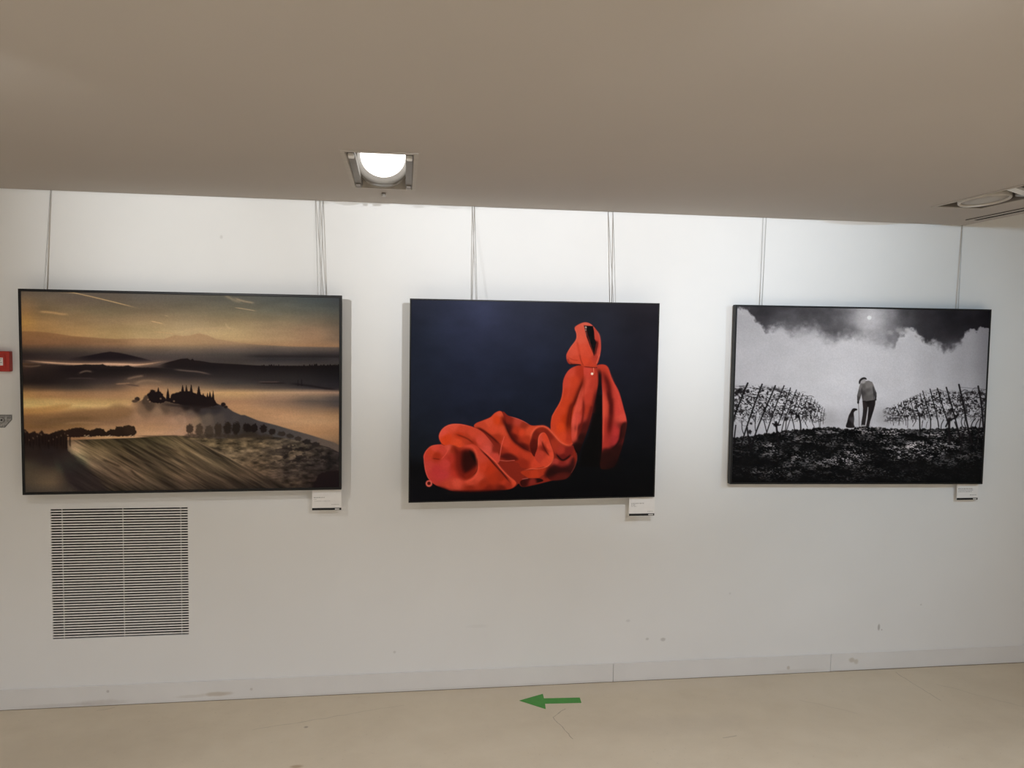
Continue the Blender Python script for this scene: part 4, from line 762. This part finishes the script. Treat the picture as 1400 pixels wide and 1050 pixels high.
def framed(label, x0, x1, zl0, zl1, zr0, zr1, s, painter, px, nu, nv, gain, face, depth):
    """x0..x1 wide, left edge zl0..zl1 and right edge zr0..zr1 high, front s in front of the wall"""
    root = thing('framed_print', label, 'picture', ((x0 + x1) / 2, -s + depth, (zl0 + zr0) / 2), 'framed photographs on the wall')
    ox, oy, oz = root.location
    def P(u, v, y):
        za = zl1 + (zl0 - zl1) * v; zb = zr1 + (zr0 - zr1) * v
        return (x0 + (x1 - x0) * u - ox, y - oy, za + (zb - za) * u - oz)
    fu, fv = face / (x1 - x0), face / (zl1 - zl0)
    # mitred moulding, front lip a little proud of the print
    bm = bmesh.new()
    loops = []
    for e, y in ((0, -s + depth), (0, -s + .001), (.15, -s), (.85, -s), (1, -s + .001), (1, -s + depth)):
        loops.append([bm.verts.new(P(a, b, y)) for a, b in ((e * fu, e * fv), (1 - e * fu, e * fv), (1 - e * fu, 1 - e * fv), (e * fu, 1 - e * fv))])
    for A, B in zip(loops, loops[1:] + loops[:1]):
        for k in range(4): bm.faces.new((A[k], A[(k + 1) % 4], B[(k + 1) % 4], B[k]))
    bmesh.ops.recalc_face_normals(bm, faces=bm.faces[:])
    obj('frame', bm, M_BLACK, root)
    # the print: a flat panel whose ink and light correction are stored sample by sample
    u = np.linspace(fu * .9, 1 - fu * .9, nu); v = np.linspace(fv * .9, 1 - fv * .9, nv)
    U, V = np.meshgrid(u, v)
    H = homography(px)
    w = H[2, 0] * U + H[2, 1] * V + 1
    X = (H[0, 0] * U + H[0, 1] * V + H[0, 2]) / w; Y = (H[1, 0] * U + H[1, 1] * V + H[1, 2]) / w
    G = np.asarray(gain, float)                 # inverse of the lamplight on the sheet, put into its colours, rows top to bottom
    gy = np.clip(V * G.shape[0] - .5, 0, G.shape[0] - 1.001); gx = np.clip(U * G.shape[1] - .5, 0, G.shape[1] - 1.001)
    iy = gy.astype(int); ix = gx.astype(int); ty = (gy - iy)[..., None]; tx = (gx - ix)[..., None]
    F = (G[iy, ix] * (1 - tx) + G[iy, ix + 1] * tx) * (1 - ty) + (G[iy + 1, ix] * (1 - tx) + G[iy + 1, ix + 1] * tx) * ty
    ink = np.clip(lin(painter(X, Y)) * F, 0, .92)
    za = zl1 + (zl0 - zl1) * V; zb = zr1 + (zr0 - zr1) * V
    co = np.stack([x0 + (x1 - x0) * U - ox, np.full_like(U, -s + .003 - oy), za + (zb - za) * U - oz], -1).reshape(-1, 3)
    idx = np.arange(nu * nv).reshape(nv, nu)
    q = np.stack([idx[:-1, :-1], idx[1:, :-1], idx[1:, 1:], idx[:-1, 1:]], -1).reshape(-1, 4)
    me = bpy.data.meshes.new('print')
    me.vertices.add(len(co)); me.vertices.foreach_set('co', co.astype(np.float32).ravel())
    me.loops.add(q.size); me.loops.foreach_set('vertex_index', q.astype(np.int32).ravel())
    me.polygons.add(len(q)); me.polygons.foreach_set('loop_start', np.arange(0, q.size, 4, dtype=np.int32))
    me.update(calc_edges=True)
    at = me.color_attributes.new('ink', 'FLOAT_COLOR', 'POINT')
    rgba = np.ones((len(co), 4), np.float32); rgba[:, :3] = ink.reshape(-1, 3)
    at.data.foreach_set('color', rgba.ravel())
    me.materials.append(print_mat('photo_print', gain))
    o = bpy.data.objects.new('print', me); COL.objects.link(o); o.parent = root
    # stiff panel closing the back of the moulding
    bm = bmesh.new()
    A = [bm.verts.new(P(a, b, -s + depth - .004)) for a, b in ((fu, fv), (1 - fu, fv), (1 - fu, 1 - fv), (fu, 1 - fv))]
    B = [bm.verts.new(P(a, b, -s + .006)) for a, b in ((fu, fv), (1 - fu, fv), (1 - fu, 1 - fv), (fu, 1 - fv))]
    bm.faces.new(A); bm.faces.new(B)
    for k in range(4): bm.faces.new((A[k], A[(k + 1) % 4], B[(k + 1) % 4], B[k]))
    bmesh.ops.recalc_face_normals(bm, faces=bm.faces[:])
    obj('backing_board', bm, M_BACK, root)
    return root

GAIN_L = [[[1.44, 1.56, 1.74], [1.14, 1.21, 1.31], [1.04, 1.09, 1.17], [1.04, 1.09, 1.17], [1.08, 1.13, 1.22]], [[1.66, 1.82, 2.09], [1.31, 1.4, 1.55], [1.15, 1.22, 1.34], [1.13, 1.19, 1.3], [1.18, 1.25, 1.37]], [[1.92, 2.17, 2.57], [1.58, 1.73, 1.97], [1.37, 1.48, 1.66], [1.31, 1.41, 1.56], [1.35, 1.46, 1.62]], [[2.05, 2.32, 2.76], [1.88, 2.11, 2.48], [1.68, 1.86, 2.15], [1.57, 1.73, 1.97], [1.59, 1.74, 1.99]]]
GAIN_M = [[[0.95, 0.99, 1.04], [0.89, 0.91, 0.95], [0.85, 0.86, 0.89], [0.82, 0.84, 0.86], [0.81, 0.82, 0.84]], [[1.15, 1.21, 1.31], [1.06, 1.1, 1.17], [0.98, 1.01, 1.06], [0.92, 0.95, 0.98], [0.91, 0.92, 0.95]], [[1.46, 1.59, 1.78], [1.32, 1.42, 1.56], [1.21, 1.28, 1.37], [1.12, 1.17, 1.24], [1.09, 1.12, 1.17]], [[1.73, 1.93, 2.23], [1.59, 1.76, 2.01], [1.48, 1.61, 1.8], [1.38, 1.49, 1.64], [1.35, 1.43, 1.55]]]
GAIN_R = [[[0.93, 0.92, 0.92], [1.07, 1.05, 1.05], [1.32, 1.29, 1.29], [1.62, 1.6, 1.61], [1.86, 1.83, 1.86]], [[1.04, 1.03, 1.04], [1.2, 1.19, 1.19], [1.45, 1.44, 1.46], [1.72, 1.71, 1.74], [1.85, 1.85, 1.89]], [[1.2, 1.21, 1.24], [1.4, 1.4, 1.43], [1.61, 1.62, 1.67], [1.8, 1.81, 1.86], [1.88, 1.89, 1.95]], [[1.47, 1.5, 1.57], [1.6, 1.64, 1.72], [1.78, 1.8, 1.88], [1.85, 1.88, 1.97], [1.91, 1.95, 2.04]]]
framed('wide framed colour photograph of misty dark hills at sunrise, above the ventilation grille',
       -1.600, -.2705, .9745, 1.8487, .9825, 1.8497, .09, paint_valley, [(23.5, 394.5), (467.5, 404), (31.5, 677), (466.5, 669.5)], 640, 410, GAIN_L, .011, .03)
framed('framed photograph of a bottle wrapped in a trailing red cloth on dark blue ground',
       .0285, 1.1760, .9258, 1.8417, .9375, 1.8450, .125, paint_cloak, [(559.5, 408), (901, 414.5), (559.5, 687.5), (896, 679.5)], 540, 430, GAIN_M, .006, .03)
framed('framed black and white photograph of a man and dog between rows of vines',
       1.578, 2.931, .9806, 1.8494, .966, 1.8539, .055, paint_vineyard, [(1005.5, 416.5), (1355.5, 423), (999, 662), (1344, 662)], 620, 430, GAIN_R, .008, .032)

# ------------------------------------------------------------------ caption cards below the pictures
def card(label, x0, x1, z0, z1, y, lines, logo):
    root = thing('caption_card', label, 'label card', ((x0 + x1) / 2, y, z0), 'caption cards below the photographs')
    cx, w, h = (x0 + x1) / 2, x1 - x0, z1 - z0
    bm = bmesh.new(); box(bm, -w / 2, w / 2, -.003, 0, 0, h + .03, .0006, 1); obj('board', bm, M_CARD, root)
    bm = bmesh.new(); box(bm, -w * .2, w * .2, 0, -y + .0004, h * .3, h * .8); obj('standoff_pad', bm, M_CARD, root)
    bm = bmesh.new(); box(bm, -w / 2 + .0005, w / 2 - .0005, -.0036, -.003, .001, h * .155); b = obj('black_footer_band', bm, M_INK, root)
    b['label'] = 'black band with a small pale logo'
    bm = bmesh.new()
    for a, q in logo: box(bm, w * (a - .5), w * (q - .5), -.0042, -.0036, h * .045, h * .115)
    obj('logo', bm, M_LOGO, b)
    bm = bmesh.new()
    import random
    R = random.Random(int(x0 * 100) + 7)
    for i, (a, q, z, t) in enumerate(lines):
        if i == len(lines) - 1: obj('lettering', bm, M_GREYINK, root); bm = bmesh.new()
        x = a
        while x < q - .01:
            n = min(q, x + R.uniform(.03, .10)); xx = x
            while xx < n - .004:
                e = min(n, xx + R.uniform(.008, .014)); hh = t * R.uniform(.75, 1.15)
                box(bm, w * (xx - .5), w * (e - .004 - .5), -.0034, -.003, h * (1 - z) - hh * h / 2, h * (1 - z) + hh * h / 2)
                xx = e
            x = n + .016
    obj('footnote_lettering', bm, M_GREYINK, root)
    return root
card('white caption card at the corner of the misty landscape photograph', -.402, -.272, .883, .957, -.058,
     [(.06, .43, .20, .045), (.06, .15, .31, .035), (.09, .63, .42, .022), (.66, .93, .64, .028)], [(.78, .93)])
card('white caption card at the corner of the red cloth photograph', 1.062, 1.1865, .8415, .9165, -.093,
     [(.08, .60, .19, .04), (.08, .24, .29, .038), (.08, .30, .39, .022), (.72, .93, .71, .024)], [(.76, .95)])
card('white caption card at the corner of the black and white photograph', 2.812, 2.930, .879, .955, -.023,
     [(.05, .74, .22, .045), (.07, .76, .32, .035), (.07, .70, .42, .032), (.62, .93, .65, .03)], [(.78, .94)])

# ------------------------------------------------------------------ hanging cables
def cable(label, strands, y1, r=.0022):
    x, z = strands[0][1]
    root = thing('hanging_cable', label, 'cable', (x, y1, z - .06), 'steel cables the photographs hang from')
    for (xt, zt), (xb, zb) in strands:
        bm = bmesh.new()
        k = (xb - xt) / (zb - zt)
        top = Vector((xt + k * (2.9 - zt), -.0055, 2.9)); bot = Vector((xb + k * -.05, y1, zb - .05)); mid = Vector((xt, -.0055, zt))
        pts = [top.lerp(mid, i / 6) for i in range(6)] + [mid.lerp(bot, i / 10) for i in range(11)]
        bm_pts = [p - root.location for p in pts]
        tube(bm, bm_pts, r, 8)
        obj('strand', bm, M_STEEL, root, True)
    return root
cable('single thick hanging cable above the left end of the misty landscape', [((-1.498, 2.276), (-1.511, 1.859))], -.060, .0028)
cable('three-strand hanging cable above the right end of the misty landscape', [((-.394, 2.283), (-.377, 1.854)), ((-.376, 2.284), (-.366, 1.854)), ((-.361, 2.281), (-.363, 1.854))], -.060, .0016)
cable('doubled hanging cable above the left half of the red cloth photograph', [((.311, 2.268), (.325, 1.849)), ((.321, 2.268), (.330, 1.849))], -.095, .0017)
cable('doubled hanging cable above the right half of the red cloth photograph', [((.953, 2.269), (.966, 1.853)), ((.976, 2.269), (.976, 1.853))], -.095, .0017)
cable('doubled hanging cable above the left end of the black and white photograph', [((1.724, 2.273), (1.715, 1.855)), ((1.740, 2.273), (1.727, 1.855))], -.023, .0016)
cable('single hanging cable above the right end of the black and white photograph', [((2.784, 2.275), (2.772, 1.863))], -.023, .0024)

# ------------------------------------------------------------------ ventilation grille
root = thing('ventilation_grille', 'white louvred ventilation grille set in the wall below the misty landscape', 'vent', ((VX0 + VX1) / 2, 0, VZ0))
hw = (VX1 - VX0) / 2; hh = VZ1 - VZ0
bm = bmesh.new(); box(bm, -hw, hw, .09, .10, 0, hh); obj('duct_back', bm, M_DARK, root)
bm = bmesh.new()
n = 49; g = hh / (2 * n - 1)              # 49 dark gaps and 48 slats of the same height
for i in range(1, n):
    z = (2 * i - 1) * g
    a, b, c, d = [(-hw, y, zz) for y, zz in ((.0005, z + .0001), (.0005, z + g - .0001), (.005, z + g - .0006), (.005, z + .0006))]
    A = [bm.verts.new(q) for q in (a, b, c, d)]; B = [bm.verts.new((hw, q[1], q[2])) for q in (a, b, c, d)]
    bm.faces.new(A); bm.faces.new(B)
    for k in range(4): bm.faces.new((A[k], B[k], B[(k + 1) % 4], A[(k + 1) % 4]))
bmesh.ops.recalc_face_normals(bm, faces=bm.faces[:])
obj('louvre_slats', bm, M_GRILLE, root)
for f in (.078, .518, .945):
    bm = bmesh.new(); x = -hw + 2 * hw * f; box(bm, x - .0009, x + .0009, .0048, .010, 0, hh); obj('stiffener_bar', bm, M_GRILLE, root)
bm = bmesh.new()
slab(bm, [-hw, -hw + .003, hw - .003, hw], [0, .003, hh - .003, hh], [(-hw + .003, hw - .003, .003, hh - .003)], .008, .09, lambda u, v, t: (u, t, v))
obj('duct_frame', bm, M_DARK, root)

# ------------------------------------------------------------------ call point and little sign at the left
CX = -1.7137
root = thing('fire_alarm_call_point', 'red square call point on the wall left of the misty landscape', 'alarm', (CX, 0, 1.497))
bm = bmesh.new(); box(bm, -.047, .047, -.028, .0005, 0, .087, .004, 3); obj('housing', bm, M_RED, root)
bm = bmesh.new(); slab(bm, [-.030, -.022, .022, .030], [.018, .026, .060, .068], [(-.022, .022, .026, .060)], -.031, -.028, lambda u, v, t: (u, t, v)); obj('bezel', bm, M_RED, root)
bm = bmesh.new(); box(bm, -.022, .022, -.0292, -.028, .026, .060, .0004, 1); pn = obj('press_panel', bm, M_CARD, root); pn['label'] = 'white press panel with grey lines'
bm = bmesh.new()
for z, a, b in ((.053, -.017, .017), (.046, -.017, .014), (.038, -.010, .017), (.032, -.015, .010)): box(bm, a, b, -.0296, -.0292, z, z + .0022)
obj('lettering', bm, M_GREYINK, pn)
root = thing('wall_sign', 'small grey pentagon sign with a ring on it, below the red call point', 'sign', (CX, 0, 1.253))
bm = bmesh.new(); prism(bm, [(-.039, .056), (.039, .056), (.039, .034), (.010, 0), (-.010, 0), (-.039, .034)], -.0015, 0); obj('plate', bm, M_SIGNPLATE, root)
bm = bmesh.new()
o_ = [(-.039, .056), (.039, .056), (.039, .034), (.010, 0), (-.010, 0), (-.039, .034)]; i_ = [(-.034, .051), (.034, .051), (.034, .036), (.008, .005), (-.008, .005), (-.034, .036)]
for k in range(6):
    k2 = (k + 1) % 6; vs = []
    for y in (-.0021, -.0015): vs.append([bm.verts.new((q[0], y, q[1])) for q in (o_[k], o_[k2], i_[k2], i_[k])])
    bm.faces.new(vs[0]); bm.faces.new(vs[1])
    for j in range(4): bm.faces.new((vs[0][j], vs[0][(j + 1) % 4], vs[1][(j + 1) % 4], vs[1][j]))
bmesh.ops.recalc_face_normals(bm, faces=bm.faces[:])
obj('border', bm, M_SIGNGREY, root)
bm = bmesh.new(); lathe(bm, [(.010, -.0003), (.0155, -.0003), (.0155, .0003), (.010, .0003)], 32, Matrix.Translation((-.004, -.0018, .033)) @ Matrix.Rotation(math.pi / 2, 4, 'X'), True)
obj('ring_symbol', bm, M_SIGNGREY, root)
bm = bmesh.new(); lathe(bm, [(0, -.0003), (.004, -.0003), (.004, .0003), (0, .0003)], 20, Matrix.Translation((-.003, -.0018, .033)) @ Matrix.Rotation(math.pi / 2, 4, 'X'))
obj('dot_symbol', bm, M_INK, root)
for x0 in (-.029, .019):
    bm = bmesh.new()
    for k in range(3): box(bm, x0 + k * .0036, x0 + k * .0036 + .0037, -.0020, -.0015, .037 + (k % 2) * .004, .049 - (k % 2) * .003)
    obj('hatch_symbol', bm, M_SIGNGREY, root)

# ------------------------------------------------------------------ floor arrow
bm = bmesh.new()
prism(bm, [(.543, -.156), (.664, -.100), (.661, -.146), (.829, -.156), (.825, -.208), (.6565, -.198), (.650, -.250)], .0002, .0012, 'z')
ar = obj('floor_arrow', bm, M_GREEN)
tag(ar, 'green arrow sticker pointing left on the beige floor', 'arrow')

# ------------------------------------------------------------------ ceiling lamps
def trim(bm, x0, x1, y0, y1, w, zb, zt):
    slab(bm, [x0 - w, x0, x1, x1 + w], [y0 - w, y0, y1, y1 + w], [(x0, x1, y0, y1)], zb, zt, lambda u, v, t: (u, v, t))
    return bm

def lens_mat():
    m = Mat('lit_lamp_glass', (.9, .9, .88), .3)
    m.b.inputs['Emission Color'].default_value = (1, .97, .92, 1); m.b.inputs['Emission Strength'].default_value = LENS
    return m.m
LENS = 2.6

def lamp_head(root, C, axis, R, depth, lens_m, ring_m, inner=.8):
    """gimbal lamp: a short open can facing along axis, glass set back inside the rim"""
    a = Vector(axis).normalized()
    zx = Vector((1, 0, 0)); zy = a.cross(zx).normalized(); zx = zy.cross(a).normalized()
    M = Matrix((( zx.x, zy.x, a.x, C[0]), (zx.y, zy.y, a.y, C[1]), (zx.z, zy.z, a.z, C[2]), (0, 0, 0, 1)))
    bm = bmesh.new()
    q = R * inner
    lathe(bm, [(q, 0), (q + (R * .90 - q) * .45, depth * .6), (R * .90, depth), (R * .93, depth + .004), (R * .97, depth + .004), (R, depth), (R, -.02), (R * .80, -.06), (R * .30, -.10), (0, -.10), (0, -.095), (R * .28, -.095), (R * .70, -.055), (q, -.02)], 64, M)
    ring = obj('lamp_ring', bm, ring_m, root, True)
    bm = bmesh.new()
    lathe(bm, [(0, .004), (q * .5, .003), (q - .001, 0), (q - .001, -.006), (0, -.006)], 64, M)
    obj('lens', bm, lens_m, ring, True)
    return M

# the lit one
root = thing('ceiling_spotlight', 'lit swivelling spotlight in the ceiling above the gap between photographs', 'spotlight', ((LX0 + LX1) / 2, (LY0 + LY1) / 2, ZC))
ox, oy, oz = root.location
def at(bm): bmesh.ops.translate(bm, vec=-root.location, verts=bm.verts[:]); return bm
bm = bmesh.new(); trim(bm, LX0, LX1, LY0, LY1, .014, ZC - .004, ZC + .004); obj('trim_frame', at(bm), M_TRIM, root)
bm = bmesh.new(); slab(bm, [LX0, LX0 + .002, LX1 - .002, LX1], [LY0, LY0 + .002, LY1 - .002, LY1], [(LX0 + .002, LX1 - .002, LY0 + .002, LY1 - .002)], ZC, ZC + .24, lambda u, v, t: (u, v, t))
box(bm, LX0, LX1, LY0, LY1, ZC + .24, ZC + .245); obj('recess_box', at(bm), M_TRIM, root)
R = .111
C = Vector((-.083 - ox, -.505 - oy, 2.371 - oz))
M = lamp_head(root, C, (.02, -.80, -.60), R, .036, lens_mat(), M_RING, .79)
for sx in (-1, 1):
    bm = bmesh.new(); x = -.081 + sx * .098
    prism(bm, [(-.95, 2.288), (-.95, 2.304), (-.40, 2.296), (-.392, 2.278), (-.42, 2.272)], -.012, .012, 'z')
    # profile was laid in (y, z): turn it upright
    for v in bm.verts: y, z, t = v.co; v.co = (x + sx * t - ox, y - oy, z - oz)
    bmesh.ops.recalc_face_normals(bm, faces=bm.faces[:])
    g = obj('gimbal_arm', bm, M_GREYMETAL, root)
    for yy in (-.905, -.44):
        bm = bmesh.new(); zz = 2.290 - (yy + .945) * .028
        box(bm, x - .010 - ox, x + .010 - ox, yy - .018 - oy, yy + .018 - oy, zz - .014 - oz, zz - .002 - oz, .002, 1); obj('clip', bm, M_WHITE if yy < -.8 else M_GREYMETAL, g)
bm = bmesh.new(); lathe(bm, [(0, -.012), (.008, -.012), (.010, -.008), (.010, 0), (0, 0)], 20, Matrix.Translation((-.086 - ox, -.262 - oy, ZC - .002 - oz))); obj('lock_screw', bm, M_ZINC, root, True)

# the unlit pair at the right
root = thing('recessed_light', 'unlit recessed light with two swivel lamps at the right ceiling edge', 'ceiling light', ((RX0 + RX1) / 2, (RY0 + RY1) / 2, ZC))
bm = bmesh.new(); trim(bm, RX0, RX1, RY0, RY1, .016, ZC - .003, ZC + .004); obj('trim_frame', at(bm), M_TRIM, root)
bm = bmesh.new(); slab(bm, [RX0, RX0 + .002, RX1 - .002, RX1], [RY0, RY0 + .002, RY1 - .002, RY1], [(RX0 + .002, RX1 - .002, RY0 + .002, RY1 - .002)], ZC, ZC + .18, lambda u, v, t: (u, v, t))
box(bm, RX0, RX1, RY0, RY1, ZC + .18, ZC + .185); obj('recess_box', at(bm), M_GREYMETAL, root)
bm = bmesh.new(); prism(bm, [(RX0, -.872), (RX1, -.745), (RX1, -.79), (RX0, -.917)], ZC + .001, ZC + .012, 'z'); obj('divider', at(bm), M_WHITE, root)
M_GLASS = plain('unlit_lamp_glass', (.37, .335, .295), .35, 0, .4)
for cy in (-.635, -1.14):
    C = Vector((2.397, cy, ZC + .006)) - root.location
    lamp_head(root, C, (.05, -.10, -1), .099, .003, M_GLASS, M_RIM, .88)
bm = bmesh.new(); box(bm, 2.45, 2.49, -.775, -.735, ZC + .004, ZC + .04, .003, 1); pv = obj('pivot_block', at(bm), M_ZINC, root)
bm = bmesh.new(); lathe(bm, [(0, -.004), (.011, -.004), (.011, .004), (0, .004)], 20, Matrix.Translation((2.448, -.755, ZC + .022)) @ Matrix.Rotation(math.pi / 2, 4, 'Y')); obj('pivot_screw', at(bm), M_INK, pv)

# slot outlet in the ceiling edge
root = thing('slot_diffuser', 'long narrow slot air outlet in the ceiling edge beside the unlit light', 'air outlet', (2.695, -1.2, ZC))
bm = bmesh.new(); box(bm, 2.666, 2.724, -2.6, -.180, ZC - .003, ZC + .001); obj('frame', at(bm), M_TRIM, root)
bm = bmesh.new(); box(bm, 2.703, 2.719, -2.59, -.190, ZC - .0042, ZC - .003); obj('slot', at(bm), M_SLOT, root)  # black plate laid on for the shade inside the slot, no real opening
bm = bmesh.new(); box(bm, 2.664, 2.669, -2.6, -.180, ZC - .0042, ZC - .003); obj('painted_edge_shadow', at(bm), M_SLOT, root)  # black strip painted for the shadow along the frame edge

# ------------------------------------------------------------------ lights
def spot(name, loc, target, watts, size, blend=.8, rad=.03, col=(1, .965, .915)):
    d = bpy.data.lights.new(name, 'SPOT'); d.energy = watts; d.spot_size = math.radians(size); d.spot_blend = blend
    d.shadow_soft_size = rad; d.color = col
    o = bpy.data.objects.new(name, d); COL.objects.link(o); o.location = loc
    o.rotation_euler = (Vector(target) - Vector(loc)).to_track_quat('-Z', 'Y').to_euler()
    return o
spot('spot_lamp_valley', (-1.10, -2.1, ZC - .004), (-.70, 0, 2.12), 84, 65, 1, .003, (.965, 1, 1.02))
spot('added_flood_valley', (-1.10, -2.1, ZC - .004), (-1.0, 0, .8), 17, 105, 1, .003, (1, 1, .98))  # added wide lobe at the spot's place, brings out the shadow under the frame
spot('spot_lamp_cloak', (.80, -2.9, ZC - .003), (1.05, 0, 2.32), 244, 62, 1, .003, (.95, 1, 1.06))
spot('added_flood_cloak', (.80, -2.9, ZC - .003), (.8, 0, .75), 36, 105, 1, .003, (.97, 1, 1.05))  # second added wide lobe, same purpose below the red cloth frame
spot('spot_lamp_vineyard', (2.60, -2.45, ZC - .004), (2.4, 0, 1.5), 54, 68, 1, .003, (.72, 1, 1.26))
# unseen downlights added to light the floor and bounce onto walls and ceiling
for i, (x, y, p) in enumerate(((-2, -3.1, 205), (.6, -3.0, 216), (2.9, -3.3, 185), (-2, -5.4, 215), (.6, -5.4, 215), (3, -5.4, 215))):
    spot('added_room_fill', (x, y, ZC - .03), (x, y + .3, 0), p, 130, 1, .05, (.94, 1, 1.10))

# world: nothing outside, a closed room
wd = bpy.data.worlds.new('room_dark'); SC.world = wd; wd.use_nodes = True
wd.node_tree.nodes['Background'].inputs[0].default_value = (0, 0, 0, 1)

# ------------------------------------------------------------------ camera
yaw, pitch, roll, D, EYE = 0.13874328, 0.06049083, 0.0155068, 3.63821896, 1.67999539
f = Vector((math.sin(yaw) * math.cos(pitch), math.cos(yaw) * math.cos(pitch), -math.sin(pitch)))
r = Vector((math.cos(yaw), -math.sin(yaw), 0)); u = r.cross(f)
r2 = r * math.cos(roll) + u * math.sin(roll); u2 = u * math.cos(roll) - r * math.sin(roll)
cd = bpy.data.cameras.new('camera'); cam = bpy.data.objects.new('camera', cd); COL.objects.link(cam)
cd.sensor_width = 36; cd.lens = 36 * 1070 / 1400; cd.clip_start = .02
cam.matrix_world = Matrix(((r2.x, u2.x, -f.x, 0), (r2.y, u2.y, -f.y, -D), (r2.z, u2.z, -f.z, EYE), (0, 0, 0, 1)))
SC.camera = cam
vs = SC.view_settings
vs.view_transform = 'Standard'; vs.look = 'None'; vs.exposure = 0.0; vs.gamma = 1.0; vs.use_curve_mapping = False
SC.cycles.max_bounces = 10; SC.cycles.diffuse_bounces = 8; SC.cycles.use_denoising = True
SC.cycles.sample_clamp_indirect = 4
